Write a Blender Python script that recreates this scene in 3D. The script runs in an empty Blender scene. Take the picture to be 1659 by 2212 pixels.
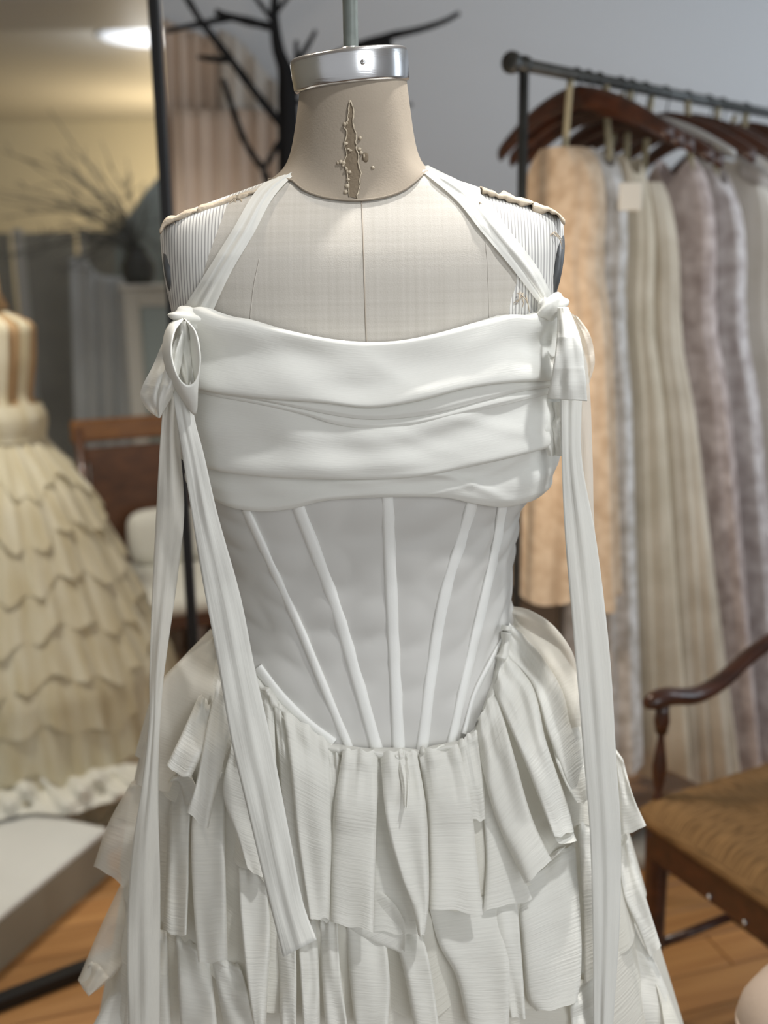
import bpy, math, random
import numpy as np
from mathutils import Vector, Matrix

random.seed(7)
RNG = np.random.default_rng(7)
SC = bpy.context.scene
COL = SC.collection

# ------------------------------------------------------------------ camera
W, H, F = 1659.0, 2212.0, 2200.0
TANP, ROLL = 0.237, 0.016
CAM = np.array([0.0, 0.0, 1.38])
_p = math.atan(TANP)
_f = np.array([0, math.cos(_p), -math.sin(_p)])
_u0 = np.array([0, math.sin(_p), math.cos(_p)])
_r0 = np.array([1.0, 0, 0])
_r = _r0 * math.cos(ROLL) - _u0 * math.sin(ROLL)
_u = _u0 * math.cos(ROLL) + _r0 * math.sin(ROLL)
cam = bpy.data.cameras.new('camera')
cam_o = bpy.data.objects.new('camera', cam)
COL.objects.link(cam_o)
m = Matrix.Identity(4)
for i in range(3):
    m[i][0], m[i][1], m[i][2], m[i][3] = _r[i], _u[i], -_f[i], CAM[i]
cam_o.matrix_world = m
cam.sensor_fit = 'VERTICAL'
cam.sensor_height = 36
cam.sensor_width = 27
cam.lens = 36 * F / H
cam.clip_start = 0.05
cam.dof.use_dof = True
cam.dof.focus_distance = 0.90
cam.dof.aperture_fstop = 3.3
SC.camera = cam_o

# ------------------------------------------------------------------ light
SC.view_settings.view_transform = 'Standard'
SC.view_settings.look = 'None'
SC.view_settings.gamma = 1.0
SC.view_settings.use_curve_mapping = False
SC.view_settings.exposure = 0.48
world = bpy.data.worlds.new('world')
SC.world = world
world.use_nodes = True
bg = world.node_tree.nodes['Background']
bg.inputs[0].default_value = (0.97, 0.985, 1.0, 1)
bg.inputs[1].default_value = 0.40


def spot(name, loc, aim, power, size=55, radius=0.05, color=(1, 0.95, 0.88), blend=0.5):
    l = bpy.data.lights.new(name, 'SPOT')
    l.energy, l.spot_size, l.shadow_soft_size, l.spot_blend = power, math.radians(size), radius, blend
    l.color = color
    o = bpy.data.objects.new(name, l)
    COL.objects.link(o)
    o.location = loc
    o.rotation_euler = (Vector(aim) - Vector(loc)).to_track_quat('-Z', 'Y').to_euler()
    return o


def point(name, loc, power, radius=0.06, color=(1, 0.75, 0.45)):
    l = bpy.data.lights.new(name, 'POINT')
    l.energy, l.shadow_soft_size, l.color = power, radius, color
    o = bpy.data.objects.new(name, l)
    COL.objects.link(o)
    o.location = loc
    return o


def area(name, loc, aim, power, sx, sy, color=(1, 1, 1)):
    l = bpy.data.lights.new(name, 'AREA')
    l.shape = 'RECTANGLE'
    l.energy, l.size, l.size_y, l.color = power, sx, sy, color
    o = bpy.data.objects.new(name, l)
    COL.objects.link(o)
    o.location = loc
    o.rotation_euler = (Vector(aim) - Vector(loc)).to_track_quat('-Z', 'Y').to_euler()
    return o


spot('ceiling_spot_key', (0.30, 1.17, 2.33), (0.0, 0.95, 1.0), 50, 50, 0.03, (1, 0.975, 0.94))
spot('ceiling_spot_front', (0.50, 0.52, 2.33), (0.02, 0.95, 1.0), 28, 42, 0.04, (0.97, 0.985, 1.0))
spot('ceiling_spot_fill', (-0.42, 1.28, 2.34), (-0.05, 0.95, 1.0), 18, 52, 0.05, (1, 0.90, 0.76))
spot('ceiling_spot_room', (-1.1, 2.1, 2.34), (-1.0, 2.7, 0.2), 62, 110, 0.08, (1, 0.95, 0.85))
area('side_fill', (2.75, 1.9, 1.75), (1.0, 3.6, 1.9), 30, 1.2, 1.3, (0.78, 0.89, 1.0))  # added area light brightening the back wall and gowns; no window is built
area('front_fill', (1.6, -1.6, 1.7), (0.2, 1.2, 1.1), 22, 1.6, 1.6, (0.93, 0.97, 1.0))  # added soft fill from behind the camera, no window built there

# ------------------------------------------------------------------ materials


def mat(name, color, rough=0.6, metal=0.0, bump=0.0, bscale=200.0, vary=0.0, vscale=8.0, stretch=(1, 1, 1),
        coords='Object', transl=0.0, clear=0.0, sheen=0.0, emit=None, coat=0.0, color2=None):
    """bump / vary from noise with stretched coordinates; transl = light through; clear = see through weave."""
    m = bpy.data.materials.new(name)
    m.use_nodes = True
    nt = m.node_tree
    N, L = nt.nodes, nt.links
    b = N['Principled BSDF']
    b.inputs['Base Color'].default_value = (*color, 1)
    b.inputs['Roughness'].default_value = rough
    b.inputs['Metallic'].default_value = metal
    b.inputs['Sheen Weight'].default_value = sheen
    b.inputs['Coat Weight'].default_value = coat
    if rough >= .7:
        b.inputs['Specular IOR Level'].default_value = 0.15
    out = N['Material Output']
    tc = N.new('ShaderNodeTexCoord')
    mp = N.new('ShaderNodeMapping')
    mp.inputs['Scale'].default_value = stretch
    L.new(tc.outputs[coords], mp.inputs[0])
    if bump:
        nz = N.new('ShaderNodeTexNoise')
        nz.inputs['Scale'].default_value = bscale
        nz.inputs['Detail'].default_value = 3
        L.new(mp.outputs[0], nz.inputs['Vector'])
        bp = N.new('ShaderNodeBump')
        bp.inputs['Strength'].default_value = bump
        bp.inputs['Distance'].default_value = 0.002
        L.new(nz.outputs['Fac'], bp.inputs['Height'])
        L.new(bp.outputs[0], b.inputs['Normal'])
    if vary or color2:
        nz2 = N.new('ShaderNodeTexNoise')
        nz2.inputs['Scale'].default_value = vscale
        nz2.inputs['Detail'].default_value = 4
        L.new(mp.outputs[0], nz2.inputs['Vector'])
        rp = N.new('ShaderNodeValToRGB')
        c2 = color2 or tuple(c * (1 - vary) for c in color)
        rp.color_ramp.elements[0].position, rp.color_ramp.elements[1].position = 0.35, 0.65
        rp.color_ramp.elements[0].color = (*c2, 1)
        rp.color_ramp.elements[1].color = (*color, 1)
        L.new(nz2.outputs['Fac'], rp.inputs[0])
        L.new(rp.outputs[0], b.inputs['Base Color'])
    last = b.outputs[0]
    if transl:
        t = N.new('ShaderNodeBsdfTranslucent')
        t.inputs[0].default_value = (*color, 1)
        mx = N.new('ShaderNodeMixShader')
        mx.inputs[0].default_value = transl
        L.new(last, mx.inputs[1]); L.new(t.outputs[0], mx.inputs[2])
        last = mx.outputs[0]
    if clear:
        t = N.new('ShaderNodeBsdfTransparent')
        mx = N.new('ShaderNodeMixShader')
        mx.inputs[0].default_value = clear
        L.new(last, mx.inputs[1]); L.new(t.outputs[0], mx.inputs[2])
        last = mx.outputs[0]
    if emit:
        b.inputs['Emission Color'].default_value = (*emit[:3], 1)
        b.inputs['Emission Strength'].default_value = emit[3]
    L.new(last, out.inputs[0])
    return m


WHITE = (0.84, 0.835, 0.785)
M = {}
M['satin'] = mat('draped_voile', WHITE, 0.7, bump=0.12, bscale=1.0, stretch=(60, 900, 1), coords='UV', transl=0.15, vary=0.03, vscale=0.05)
M['gauze'] = mat('crinkled_gauze', (0.85, 0.84, 0.785), 0.75, bump=0.42, bscale=1.0, stretch=(24, 520, 1), coords='UV', transl=0.28, vary=0.06, vscale=1.0)
M['gauze_in'] = mat('crinkled_gauze_lining', (0.83, 0.81, 0.735), 0.75, bump=0.4, bscale=1.0, stretch=(24, 520, 1), coords='UV', transl=0.3, vary=0.05)
M['sheer'] = mat('sheer_gauze', (0.77, 0.735, 0.655), 0.75, bump=0.3, bscale=1.0, stretch=(30, 420, 1), coords='UV', transl=0.3, clear=0.26, vary=0.04)
M['ribbon'] = mat('ribbon_gauze', (0.80, 0.795, 0.75), 0.75, bump=0.2, bscale=1.0, stretch=(520, 14, 1), coords='UV', transl=0.2, clear=0.06, vary=0.04)
M['ribbon_sheer'] = mat('ribbon_sheer', (0.76, 0.745, 0.69), 0.75, bump=0.3, bscale=1.0, stretch=(520, 14, 1), coords='UV', transl=0.25, clear=0.25, vary=0.05)
M['corset'] = mat('corset_mesh', (0.62, 0.61, 0.58), 0.6, bump=0.05, bscale=60, transl=0.05, vary=0.06, vscale=14)
M['bone'] = mat('boning_tape', (0.78, 0.78, 0.75), 0.55, bump=0.1, bscale=900)
M['linen'] = mat('linen', (0.655, 0.615, 0.55), 0.85, bump=0.15, bscale=900)


def weave(m, c1, c2, fx, fy, su=9.0, amt=0.5):
    nt = m.node_tree
    N, L = nt.nodes, nt.links
    tc = N.new('ShaderNodeTexCoord')
    outs = []
    for sc_ in ((su, fy, 1), (fx, su, 1)):
        mp = N.new('ShaderNodeMapping'); mp.inputs['Scale'].default_value = sc_
        L.new(tc.outputs['UV'], mp.inputs[0])
        nz = N.new('ShaderNodeTexNoise'); nz.inputs['Scale'].default_value = 1.0; nz.inputs['Detail'].default_value = 3
        L.new(mp.outputs[0], nz.inputs['Vector'])
        outs.append(nz.outputs['Fac'])
    ad = N.new('ShaderNodeMath'); ad.operation = 'ADD'
    L.new(outs[0], ad.inputs[0]); L.new(outs[1], ad.inputs[1])
    rp = N.new('ShaderNodeValToRGB')
    rp.color_ramp.elements[0].position, rp.color_ramp.elements[0].color = 0.5 - .22 * amt + .25, (*c2, 1)
    rp.color_ramp.elements[1].position, rp.color_ramp.elements[1].color = 0.5 + .22 * amt + .05 + .25, (*c1, 1)
    hf = N.new('ShaderNodeMath'); hf.operation = 'MULTIPLY'; hf.inputs[1].default_value = .75
    L.new(ad.outputs[0], hf.inputs[0]); L.new(hf.outputs[0], rp.inputs[0])
    b = N['Principled BSDF']
    for l in list(b.inputs['Base Color'].links):
        L.remove(l)
    L.new(rp.outputs[0], b.inputs['Base Color'])
    return m


weave(M['linen'], (0.53, 0.50, 0.45), (0.465, 0.435, 0.385), 280, 280, 5, 1.0)
M['neck_cloth'] = mat('neck_muslin', (0.315, 0.268, 0.212), 0.85, bump=0.12, bscale=600, vary=0.10, vscale=18)
M['tear'] = mat('old_underlayer', (0.19, 0.15, 0.105), 0.9, bump=0.4, bscale=300)
M['glue'] = mat('dried_glue', (0.46, 0.39, 0.29), 0.5)
M['seam'] = mat('seam_thread', (0.42, 0.37, 0.31), 0.9)
M['rag'] = mat('frayed_tan_cloth', (0.56, 0.47, 0.36), 0.95, bump=0.6, bscale=250, vary=0.15, vscale=60)
M['plate'] = mat('armhole_plate', (0.10, 0.105, 0.11), 0.5, 0.4)
M['alu'] = mat('polished_aluminium', (0.60, 0.60, 0.61), 0.24, 1.0, bump=0.06, bscale=60, stretch=(1, 1, 12))
M['pole'] = mat('grey_green_paint', (0.16, 0.18, 0.165), 0.45, 0.3, bump=0.25, bscale=60, vary=0.25, vscale=50)
M['black'] = mat('black_steel', (0.012, 0.012, 0.013), 0.4, 0.3)
M['darkpipe'] = mat('dark_pipe', (0.075, 0.077, 0.075), 0.42, 0.6, vary=0.3, vscale=30)
M['blackwood'] = mat('black_branch', (0.012, 0.012, 0.013), 0.7, bump=0.4, bscale=60)


def ticking(name):
    m = mat(name, (0.70, 0.69, 0.655), 0.85)
    nt = m.node_tree
    N, L = nt.nodes, nt.links
    tc = N.new('ShaderNodeTexCoord')
    sx = N.new('ShaderNodeSeparateXYZ')
    L.new(tc.outputs['UV'], sx.inputs[0])
    mu = N.new('ShaderNodeMath'); mu.operation = 'MULTIPLY'; mu.inputs[1].default_value = 1 / 0.0030
    L.new(sx.outputs[0], mu.inputs[0])
    fr = N.new('ShaderNodeMath'); fr.operation = 'FRACT'
    L.new(mu.outputs[0], fr.inputs[0])
    rp = N.new('ShaderNodeValToRGB')
    rp.color_ramp.elements[0].position, rp.color_ramp.elements[0].color = 0.55, (0.70, 0.69, 0.655, 1)
    rp.color_ramp.elements[1].position, rp.color_ramp.elements[1].color = 0.68, (0.36, 0.35, 0.34, 1)
    e = rp.color_ramp.elements.new(0.92); e.color = (0.36, 0.35, 0.34, 1)
    e = rp.color_ramp.elements.new(1.0); e.color = (0.70, 0.69, 0.655, 1)
    L.new(fr.outputs[0], rp.inputs[0])
    L.new(rp.outputs[0], N['Principled BSDF'].inputs['Base Color'])
    return m


M['ticking'] = ticking('pinstripe_ticking')

# ------------------------------------------------------------------ helpers


def ray(px, py):
    px, py = np.asarray(px, float), np.asarray(py, float)
    return _f + (px[..., None] - W / 2) / F * _r + (H / 2 - py[..., None]) / F * _u


def at(px, py, Y):
    """point seen at a pixel of the photograph, on the vertical plane y = Y"""
    d = ray(px, py)
    return CAM + d * (np.asarray(Y, float) / d[..., 1])[..., None]


def at_z(px, py, z):
    d = ray(px, py)
    return CAM + d * ((np.asarray(z, float) - CAM[2]) / d[..., 2])[..., None]


def V(p):
    return tuple(float(c) for c in p)


def obj(name, verts, faces, material, parent=None, uv=None, smooth=True, loc=None):
    me = bpy.data.meshes.new(name)
    me.from_pydata([V(v) for v in verts], [], faces)
    if uv is not None:
        l = me.uv_layers.new(name='UVMap')
        idx = np.empty(len(me.loops), dtype=np.int32)
        me.loops.foreach_get('vertex_index', idx)
        l.data.foreach_set('uv', np.asarray(uv, dtype=np.float32)[idx].ravel())
    if smooth:
        me.polygons.foreach_set('use_smooth', [True] * len(me.polygons))
    if material:
        me.materials.append(material)
    me.update()
    o = bpy.data.objects.new(name, me)
    COL.objects.link(o)
    if parent:
        o.parent = parent
    if loc is not None:
        o.location = loc
    return o


def grid(name, P, material, parent=None, closed=False, solid=0.0, uv=None):
    """P: (nu, nv, 3); closed joins last u to the first"""
    nu, nv = P.shape[:2]
    if uv is None:
        mid = P[:, nv // 2]
        du = np.concatenate([[0], np.cumsum(np.linalg.norm(np.diff(mid, axis=0), axis=1))])
        midv = P[nu // 2]
        dv = np.concatenate([[0], np.cumsum(np.linalg.norm(np.diff(midv, axis=0), axis=1))])
        off = random.random() * 3
        uv = np.stack(np.meshgrid(du + off, dv + off, indexing='ij'), -1)
    faces = []
    for i in range(nu if closed else nu - 1):
        a, b = i * nv, ((i + 1) % nu) * nv
        for j in range(nv - 1):
            faces.append((a + j, b + j, b + j + 1, a + j + 1))
    o = obj(name, P.reshape(-1, 3), faces, material, parent, uv.reshape(-1, 2))
    if solid:
        s = o.modifiers.new('thickness', 'SOLIDIFY')
        s.thickness = solid
        s.offset = 0
    return o


def tube_geo(pts, radii, n=10, cap=True):
    pts = np.asarray(pts, float)
    k = len(pts)
    radii = np.broadcast_to(np.asarray(radii, float), (k,))
    t = np.gradient(pts, axis=0)
    t /= np.linalg.norm(t, axis=1)[:, None] + 1e-12
    ref = np.array([0, 0, 1.0]) if abs(t[0][2]) < 0.9 else np.array([1.0, 0, 0])
    vs = []
    prev = np.cross(t[0], ref)
    for i in range(k):
        x = prev - t[i] * np.dot(prev, t[i])
        x /= np.linalg.norm(x) + 1e-12
        y = np.cross(t[i], x)
        prev = x
        for j in range(n):
            a = 2 * math.pi * j / n
            vs.append(pts[i] + radii[i] * (math.cos(a) * x + math.sin(a) * y))
    fs = []
    for i in range(k - 1):
        for j in range(n):
            fs.append((i * n + j, i * n + (j + 1) % n, (i + 1) * n + (j + 1) % n, (i + 1) * n + j))
    if cap:
        fs.append(tuple(range(n))[::-1])
        fs.append(tuple(range((k - 1) * n, k * n)))
    return vs, fs


def merge(*geos):
    vs, fs = [], []
    for v, f in geos:
        o = len(vs)
        vs += list(v)
        fs += [tuple(i + o for i in q) for q in f]
    return vs, fs


def tube(name, pts, radii, material, parent=None, n=10):
    v, f = tube_geo(pts, radii, n)
    return obj(name, v, f, material, parent)


def smooth_path(pts, n):
    """Catmull-Rom style resample (numpy)"""
    pts = np.asarray(pts, float)
    k = len(pts)
    if k == 2:
        t = np.linspace(0, 1, n)[:, None]
        return pts[0] * (1 - t) + pts[1] * t
    d = np.concatenate([[0], np.cumsum(np.linalg.norm(np.diff(pts, axis=0), axis=1) + 1e-9)])
    tan = np.empty_like(pts)
    tan[1:-1] = (pts[2:] - pts[:-2]) / (d[2:] - d[:-2])[:, None]
    tan[0] = (pts[1] - pts[0]) / (d[1] - d[0])
    tan[-1] = (pts[-1] - pts[-2]) / (d[-1] - d[-2])
    q = np.linspace(0, d[-1], n)
    i = np.clip(np.searchsorted(d, q, 'right') - 1, 0, k - 2)
    h = (d[i + 1] - d[i])
    s = ((q - d[i]) / h)[:, None]
    h = h[:, None]
    return ((2 * s**3 - 3 * s**2 + 1) * pts[i] + (s**3 - 2 * s**2 + s) * h * tan[i]
            + (-2 * s**3 + 3 * s**2) * pts[i + 1] + (s**3 - s**2) * h * tan[i + 1])


def box_geo(c, s, R=None, bev=0.0):
    """box with chamfered edges: centre, full sizes"""
    hx, hy, hz = [q / 2 for q in s]
    b = min(bev, hx, hy, hz)
    vs = []
    if b <= 0:
        vs = [(x, y, z) for x in (-hx, hx) for y in (-hy, hy) for z in (-hz, hz)]
        fs = [(0, 1, 3, 2), (4, 6, 7, 5), (0, 4, 5, 1), (2, 3, 7, 6), (0, 2, 6, 4), (1, 5, 7, 3)]
    else:
        idx = {}
        for sx in (-1, 1):
            for sy in (-1, 1):
                for sz in (-1, 1):
                    for ax in range(3):
                        p = [sx * (hx - b), sy * (hy - b), sz * (hz - b)]
                        p[ax] = (sx * hx, sy * hy, sz * hz)[ax]
                        idx[(sx, sy, sz, ax)] = len(vs)
                        vs.append(tuple(p))
        fs = []
        for ax in range(3):
            o1, o2 = [a for a in range(3) if a != ax]
            for s0 in (-1, 1):
                q = []
                for a, c2 in ((-1, -1), (1, -1), (1, 1), (-1, 1)):
                    k = [0, 0, 0]; k[ax] = s0; k[o1] = a; k[o2] = c2
                    q.append(idx[(*k, ax)])
                fs.append(tuple(q))
        for a in (-1, 1):
            for c2 in (-1, 1):
                for ax in range(3):
                    o1, o2 = [q for q in range(3) if q != ax]
                    k0 = [0, 0, 0]; k0[ax] = -1; k0[o1] = a; k0[o2] = c2
                    k1 = list(k0); k1[ax] = 1
                    fs.append((idx[(*k0, o1)], idx[(*k1, o1)], idx[(*k1, o2)], idx[(*k0, o2)]))
        for sx in (-1, 1):
            for sy in (-1, 1):
                for sz in (-1, 1):
                    fs.append(tuple(idx[(sx, sy, sz, a)] for a in range(3)))
    out = []
    for v in vs:
        v = np.array(v)
        if R is not None:
            v = np.asarray(R) @ v
        out.append(v + np.asarray(c, float))
    return out, fs


def fix_normals(o):
    import bmesh
    bm = bmesh.new()
    bm.from_mesh(o.data)
    bmesh.ops.recalc_face_normals(bm, faces=bm.faces)
    bm.to_mesh(o.data)
    bm.free()


def box(name, c, s, material, parent=None, R=None, bev=0.0):
    v, f = box_geo(c, s, R, bev)
    o = obj(name, v, f, material, parent, smooth=False)
    fix_normals(o)
    return o


def lathe_geo(prof, n=32, c=(0, 0, 0), R=None, cap=True):
    vs, fs = [], []
    for r, z in prof:
        for j in range(n):
            a = 2 * math.pi * j / n
            v = np.array([r * math.cos(a), r * math.sin(a), z])
            if R is not None:
                v = np.asarray(R) @ v
            vs.append(v + np.asarray(c, float))
    k = len(prof)
    for i in range(k - 1):
        for j in range(n):
            fs.append((i * n + j, i * n + (j + 1) % n, (i + 1) * n + (j + 1) % n, (i + 1) * n + j))
    if cap:
        fs.append(tuple(range(n))[::-1])
        fs.append(tuple(range((k - 1) * n, k * n)))
    return vs, fs


def lathe(name, prof, material, parent=None, n=32, c=(0, 0, 0), R=None):
    v, f = lathe_geo(prof, n, c, R)
    o = obj(name, v, f, material, parent)
    o.data.polygons.foreach_set('use_smooth', [len(p.vertices) == 4 for p in o.data.polygons])
    return o


def blob_geo(c, r, seed=0, nu=14, nv=8, rough=0.15, R=None):
    rg = np.random.default_rng(seed)
    ph = rg.random(6) * 6.28
    vs, fs = [], []
    for i in range(nv + 1):
        th = math.pi * i / nv
        for j in range(nu):
            a = 2 * math.pi * j / nu
            d = np.array([math.sin(th) * math.cos(a), math.sin(th) * math.sin(a), math.cos(th)])
            k = 1 + rough * (math.sin(3 * d[0] + ph[0]) + math.sin(4 * d[1] + ph[1]) + math.sin(5 * d[2] + ph[2])) / 3
            v = d * k * np.asarray(r, float)
            if R is not None:
                v = np.asarray(R) @ v
            vs.append(v + np.asarray(c, float))
    for i in range(nv):
        for j in range(nu):
            fs.append((i * nu + j, i * nu + (j + 1) % nu, (i + 1) * nu + (j + 1) % nu, (i + 1) * nu + j))
    return vs, fs


def empty(name, loc=(0, 0, 0), label=None, cat=None, group=None, kind=None):
    o = bpy.data.objects.new(name, None)
    COL.objects.link(o)
    o.location = V(loc)
    o.empty_display_size = 0.05
    tag(o, label, cat, group, kind)
    return o


def tag(o, label=None, cat=None, group=None, kind=None):
    for k, v in (('label', label), ('category', cat), ('group', group), ('kind', kind)):
        if v:
            o[k] = v
    return o


def settle(root, children=None):
    """children were built in world coordinates: keep them there while the Empty sits at the thing's base"""
    inv = Matrix.Translation(-root.location)
    for ch in root.children:
        ch.matrix_parent_inverse = inv


# ------------------------------------------------------------------ the body the dress sits on
YB = 1.00


def rows_to(rows):
    rows = sorted(rows, key=lambda r: -r[0])       # bottom first: z rising
    z, cx, a, bf, bb, n = [], [], [], [], [], []
    for py, xl, xr, f_, b_, n_ in rows:
        l, r = at(xl, py, YB), at(xr, py, YB)
        z.append((l[2] + r[2]) / 2); cx.append((l[0] + r[0]) / 2); a.append((r[0] - l[0]) / 2)
        bf.append(f_); bb.append(b_); n.append(n_)
    return [np.array(q) for q in (z, cx, a, bf, bb, n)]


BODY = rows_to([
    (366, 640, 902, .046, .055, 2.2), (380, 608, 935, .049, .058, 2.4), (400, 555, 1002, .054, .060, 2.8),
    (430, 468, 1085, .061, .064, 2.8), (460, 385, 1172, .070, .068, 2.9), (478, 357, 1208, .076, .070, 2.9),
    (500, 352, 1213, .083, .073, 2.9), (550, 357, 1210, .095, .078, 2.8), (600, 364, 1204, .102, .083, 2.7), (680, 380, 1190, .108, .088, 2.5),
    (760, 400, 1186, .113, .09, 2.4), (850, 418, 1186, .116, .09, 2.3), (950, 428, 1184, .117, .088, 2.2),
    (1040, 442, 1160, .110, .085, 2.2), (1100, 458, 1112, .103, .082, 2.2), (1200, 482, 1098, .096, .08, 2.2),
    (1300, 490, 1093, .094, .08, 2.2), (1360, 482, 1102, .096, .084, 2.2), (1450, 455, 1135, .104, .09, 2.2),
    (1600, 430, 1170, .116, .10, 2.2), (1750, 430, 1180, .120, .105, 2.2)])
SKIRT = rows_to([
    (1290, 486, 1096, .096, .084, 2.2), (1345, 462, 1112, .102, .09, 2.2), (1420, 395, 1195, .114, .12, 2.1),
    (1500, 350, 1245, .125, .15, 2.1), (1620, 318, 1290, .136, .18, 2.0), (1700, 305, 1312, .155, .20, 2.0),
    (1800, 292, 1338, .178, .22, 2.0), (2000, 262, 1392, .212, .26, 2.0), (2212, 225, 1450, .242, .29, 2.0),
    (2600, 190, 1500, .27, .32, 2.0), (3400, 170, 1500, .29, .34, 2.0)])


def prof(B, z):
    return [np.interp(z, B[0], B[i]) for i in range(1, 6)]


def surf(B, phi, z, off=0.0):
    """phi 0 = towards the camera, positive to the right of the picture"""
    cx, a, bf, bb, n = prof(B, z)
    s, c = np.sin(phi), -np.cos(phi)
    b = np.where(c < 0, bf, bb)
    r = (np.abs(s / (a + off))**n + np.abs(c / (b + off))**n)**(-1 / n)
    return np.stack([cx + r * s, YB + r * c, np.broadcast_to(z, np.shape(r))], -1)


def fval(B, P, off):
    cx, a, bf, bb, n = prof(B, P[..., 2])
    dy = P[..., 1] - YB
    b = np.where(dy < 0, bf, bb)
    return (np.abs(P[..., 0] - cx) / (a + off))**n + (np.abs(dy) / (b + off))**n


def hit(B, px, py, off=0.0):
    """where the ray through a pixel first meets the body; at the silhouette's plane when it misses"""
    d = ray(px, py)
    off = np.broadcast_to(np.asarray(off, float), d.shape[:-1])
    ys = np.linspace(YB - 0.40, YB, 90)
    best = np.full(d.shape[:-1], YB)
    done = np.zeros(d.shape[:-1], bool)
    prevF = None
    for k, y in enumerate(ys):
        Pp = CAM + d * (y / d[..., 1])[..., None]
        Fv = fval(B, Pp, off)
        if prevF is not None:
            new = (~done) & (Fv < 1)
            t = np.clip((prevF - 1) / np.maximum(prevF - Fv, 1e-9), 0, 1)
            best = np.where(new, ys[k - 1] + (y - ys[k - 1]) * t, best)
            done |= new
        prevF = Fv
    return CAM + d * (best / d[..., 1])[..., None]


def polar(P):
    cx = prof(BODY, P[..., 2])[0]
    return np.arctan2(P[..., 0] - cx, -(P[..., 1] - YB))


class Edge:
    """height z as a function of the angle round the body, from points of the photograph; round the back it runs straight"""
    def __init__(self, B, pts, off=0.0, zback=None):
        p = smooth_path(pts, 80)
        P = hit(B, p[:, 0], p[:, 1], off)
        cx = prof(B, P[:, 2])[0]
        ph = np.arctan2(P[:, 0] - cx, -(P[:, 1] - YB))
        o = np.argsort(ph)
        self.ph, self.z = ph[o], P[:, 2][o]
        if zback is None:
            zback = (self.z[0] + self.z[-1]) / 2
        self.ph = np.concatenate([[-math.pi], self.ph, [math.pi]])
        self.z = np.concatenate([[zback], self.z, [zback]])

    def __call__(self, phi):
        phi = (np.asarray(phi) + math.pi) % (2 * math.pi) - math.pi
        return np.interp(phi, self.ph, self.z)


def lerp(a, b, t):
    return a + (b - a) * t


def pix_grid(Ledge, Redge, nu, nv):
    L_, R_ = smooth_path(Ledge, nv), smooth_path(Redge, nv)
    u = np.linspace(0, 1, nu)[:, None, None]
    return L_[None] * (1 - u) + R_[None] * u        # (nu, nv, 2)


def outward(B, P):
    cx, a, bf, bb, n = prof(B, P[..., 2])
    d = np.stack([(P[..., 0] - cx) / a**2, (P[..., 1] - YB) / np.where(P[..., 1] < YB, bf, bb)**2, np.zeros_like(cx)], -1)
    return d / (np.linalg.norm(d, axis=-1)[..., None] + 1e-9)


def ripple(U, Vv, seed, amp, fu=3.0, fv=2.0):
    rg = np.random.default_rng(seed)
    p = rg.random(8) * 6.28
    k = rg.uniform(0.7, 1.4, 8)
    return amp * (np.sin(fu * k[0] * 6.28 * U + fv * k[1] * 6.28 * Vv + p[0]) * 0.5
                  + np.sin(fu * 1.9 * k[2] * 6.28 * U - fv * k[3] * 6.28 * Vv + p[1]) * 0.3
                  + np.sin(fu * 0.6 * k[4] * 6.28 * U + fv * 2.3 * k[5] * 6.28 * Vv + p[2]) * 0.3)


# ================================================================== DRESS FORM
form = empty('dress_form', (float(prof(BODY, 1.0)[0]), YB, 0.0),
             'linen covered dress form with worn neck and aluminium neck cap wearing the white gown', 'dress form')


def body_panel(name, material, phl, phr, z0, z1, nphi, nz, off=0.0):
    z = np.linspace(z0, z1, nz)
    l = phl(z) if callable(phl) else np.full(nz, phl)
    r = phr(z) if callable(phr) else np.full(nz, phr)
    t = np.linspace(0, 1, nphi)[:, None]
    phi = l[None] * (1 - t) + r[None] * t
    P = surf(BODY, phi, np.broadcast_to(z, phi.shape), off)
    return grid(name, P, material, form, uv=P[..., [0, 2]].copy())


def phi_line(pts):
    p = smooth_path(pts, 40)
    P = hit(BODY, p[:, 0], p[:, 1])
    o = np.argsort(P[:, 2])
    zz, ph = P[:, 2][o], polar(P)[o]
    return lambda z: np.interp(z, zz, ph)


phL = phi_line([(545, 408), (505, 425), (470, 500), (440, 590), (425, 680), (440, 800), (455, 1000), (470, 1200)])
phR = phi_line([(1030, 408), (1062, 450), (1095, 540), (1118, 610), (1105, 640), (1100, 680), (1110, 800), (1090, 1000), (1070, 1200)])
ztop, zbot = BODY[0][-1], BODY[0][0]
body_panel('front_panel', M['linen'], phL, phR, zbot, ztop, 60, 90)
body_panel('side_panel', M['ticking'], -2.1, phL, zbot, ztop, 44, 90)
body_panel('side_panel', M['ticking'], phR, 2.1, zbot, ztop, 44, 90)
body_panel('back_panel', M['linen'], 2.1, 2 * math.pi - 2.1, zbot, ztop, 40, 60)

# neck, slanting into the chest
seam = Edge(BODY, [(632, 388), (660, 412), (700, 427), (740, 433), (782, 434), (830, 427), (870, 412), (900, 388), (914, 372)],
            zback=float(at(770, 366, YB)[2]))
nphi, nv = 72, 26
ph = np.linspace(-math.pi, math.pi, nphi, endpoint=False)
tl, tr = at(650, 186, YB), at(878, 178, YB)
nc, na = (tl + tr) / 2, (tr[0] - tl[0]) / 2
top = np.stack([nc[0] + na * np.sin(ph), YB - 0.006 - na * 0.98 * np.cos(ph), np.full(nphi, nc[2]) + 0.045 * (np.sin(ph)) * na], -1)
bot = surf(BODY, ph, seam(ph), 0.0015)
t = np.linspace(0, 1, nv)
flare = 0.42 * t + 0.10 * t**3 + 0.48 * t**9
PN = np.empty((nphi, nv, 3))
for j in range(nv):
    PN[:, j, :2] = lerp(top[:, :2], bot[:, :2], flare[j])
    PN[:, j, 2] = lerp(top[:, 2], bot[:, 2], t[j])
neck = grid('neck', PN, M['neck_cloth'], form, closed=True)
tag(neck, 'neck of the form in stained beige muslin with a torn front seam')
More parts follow.
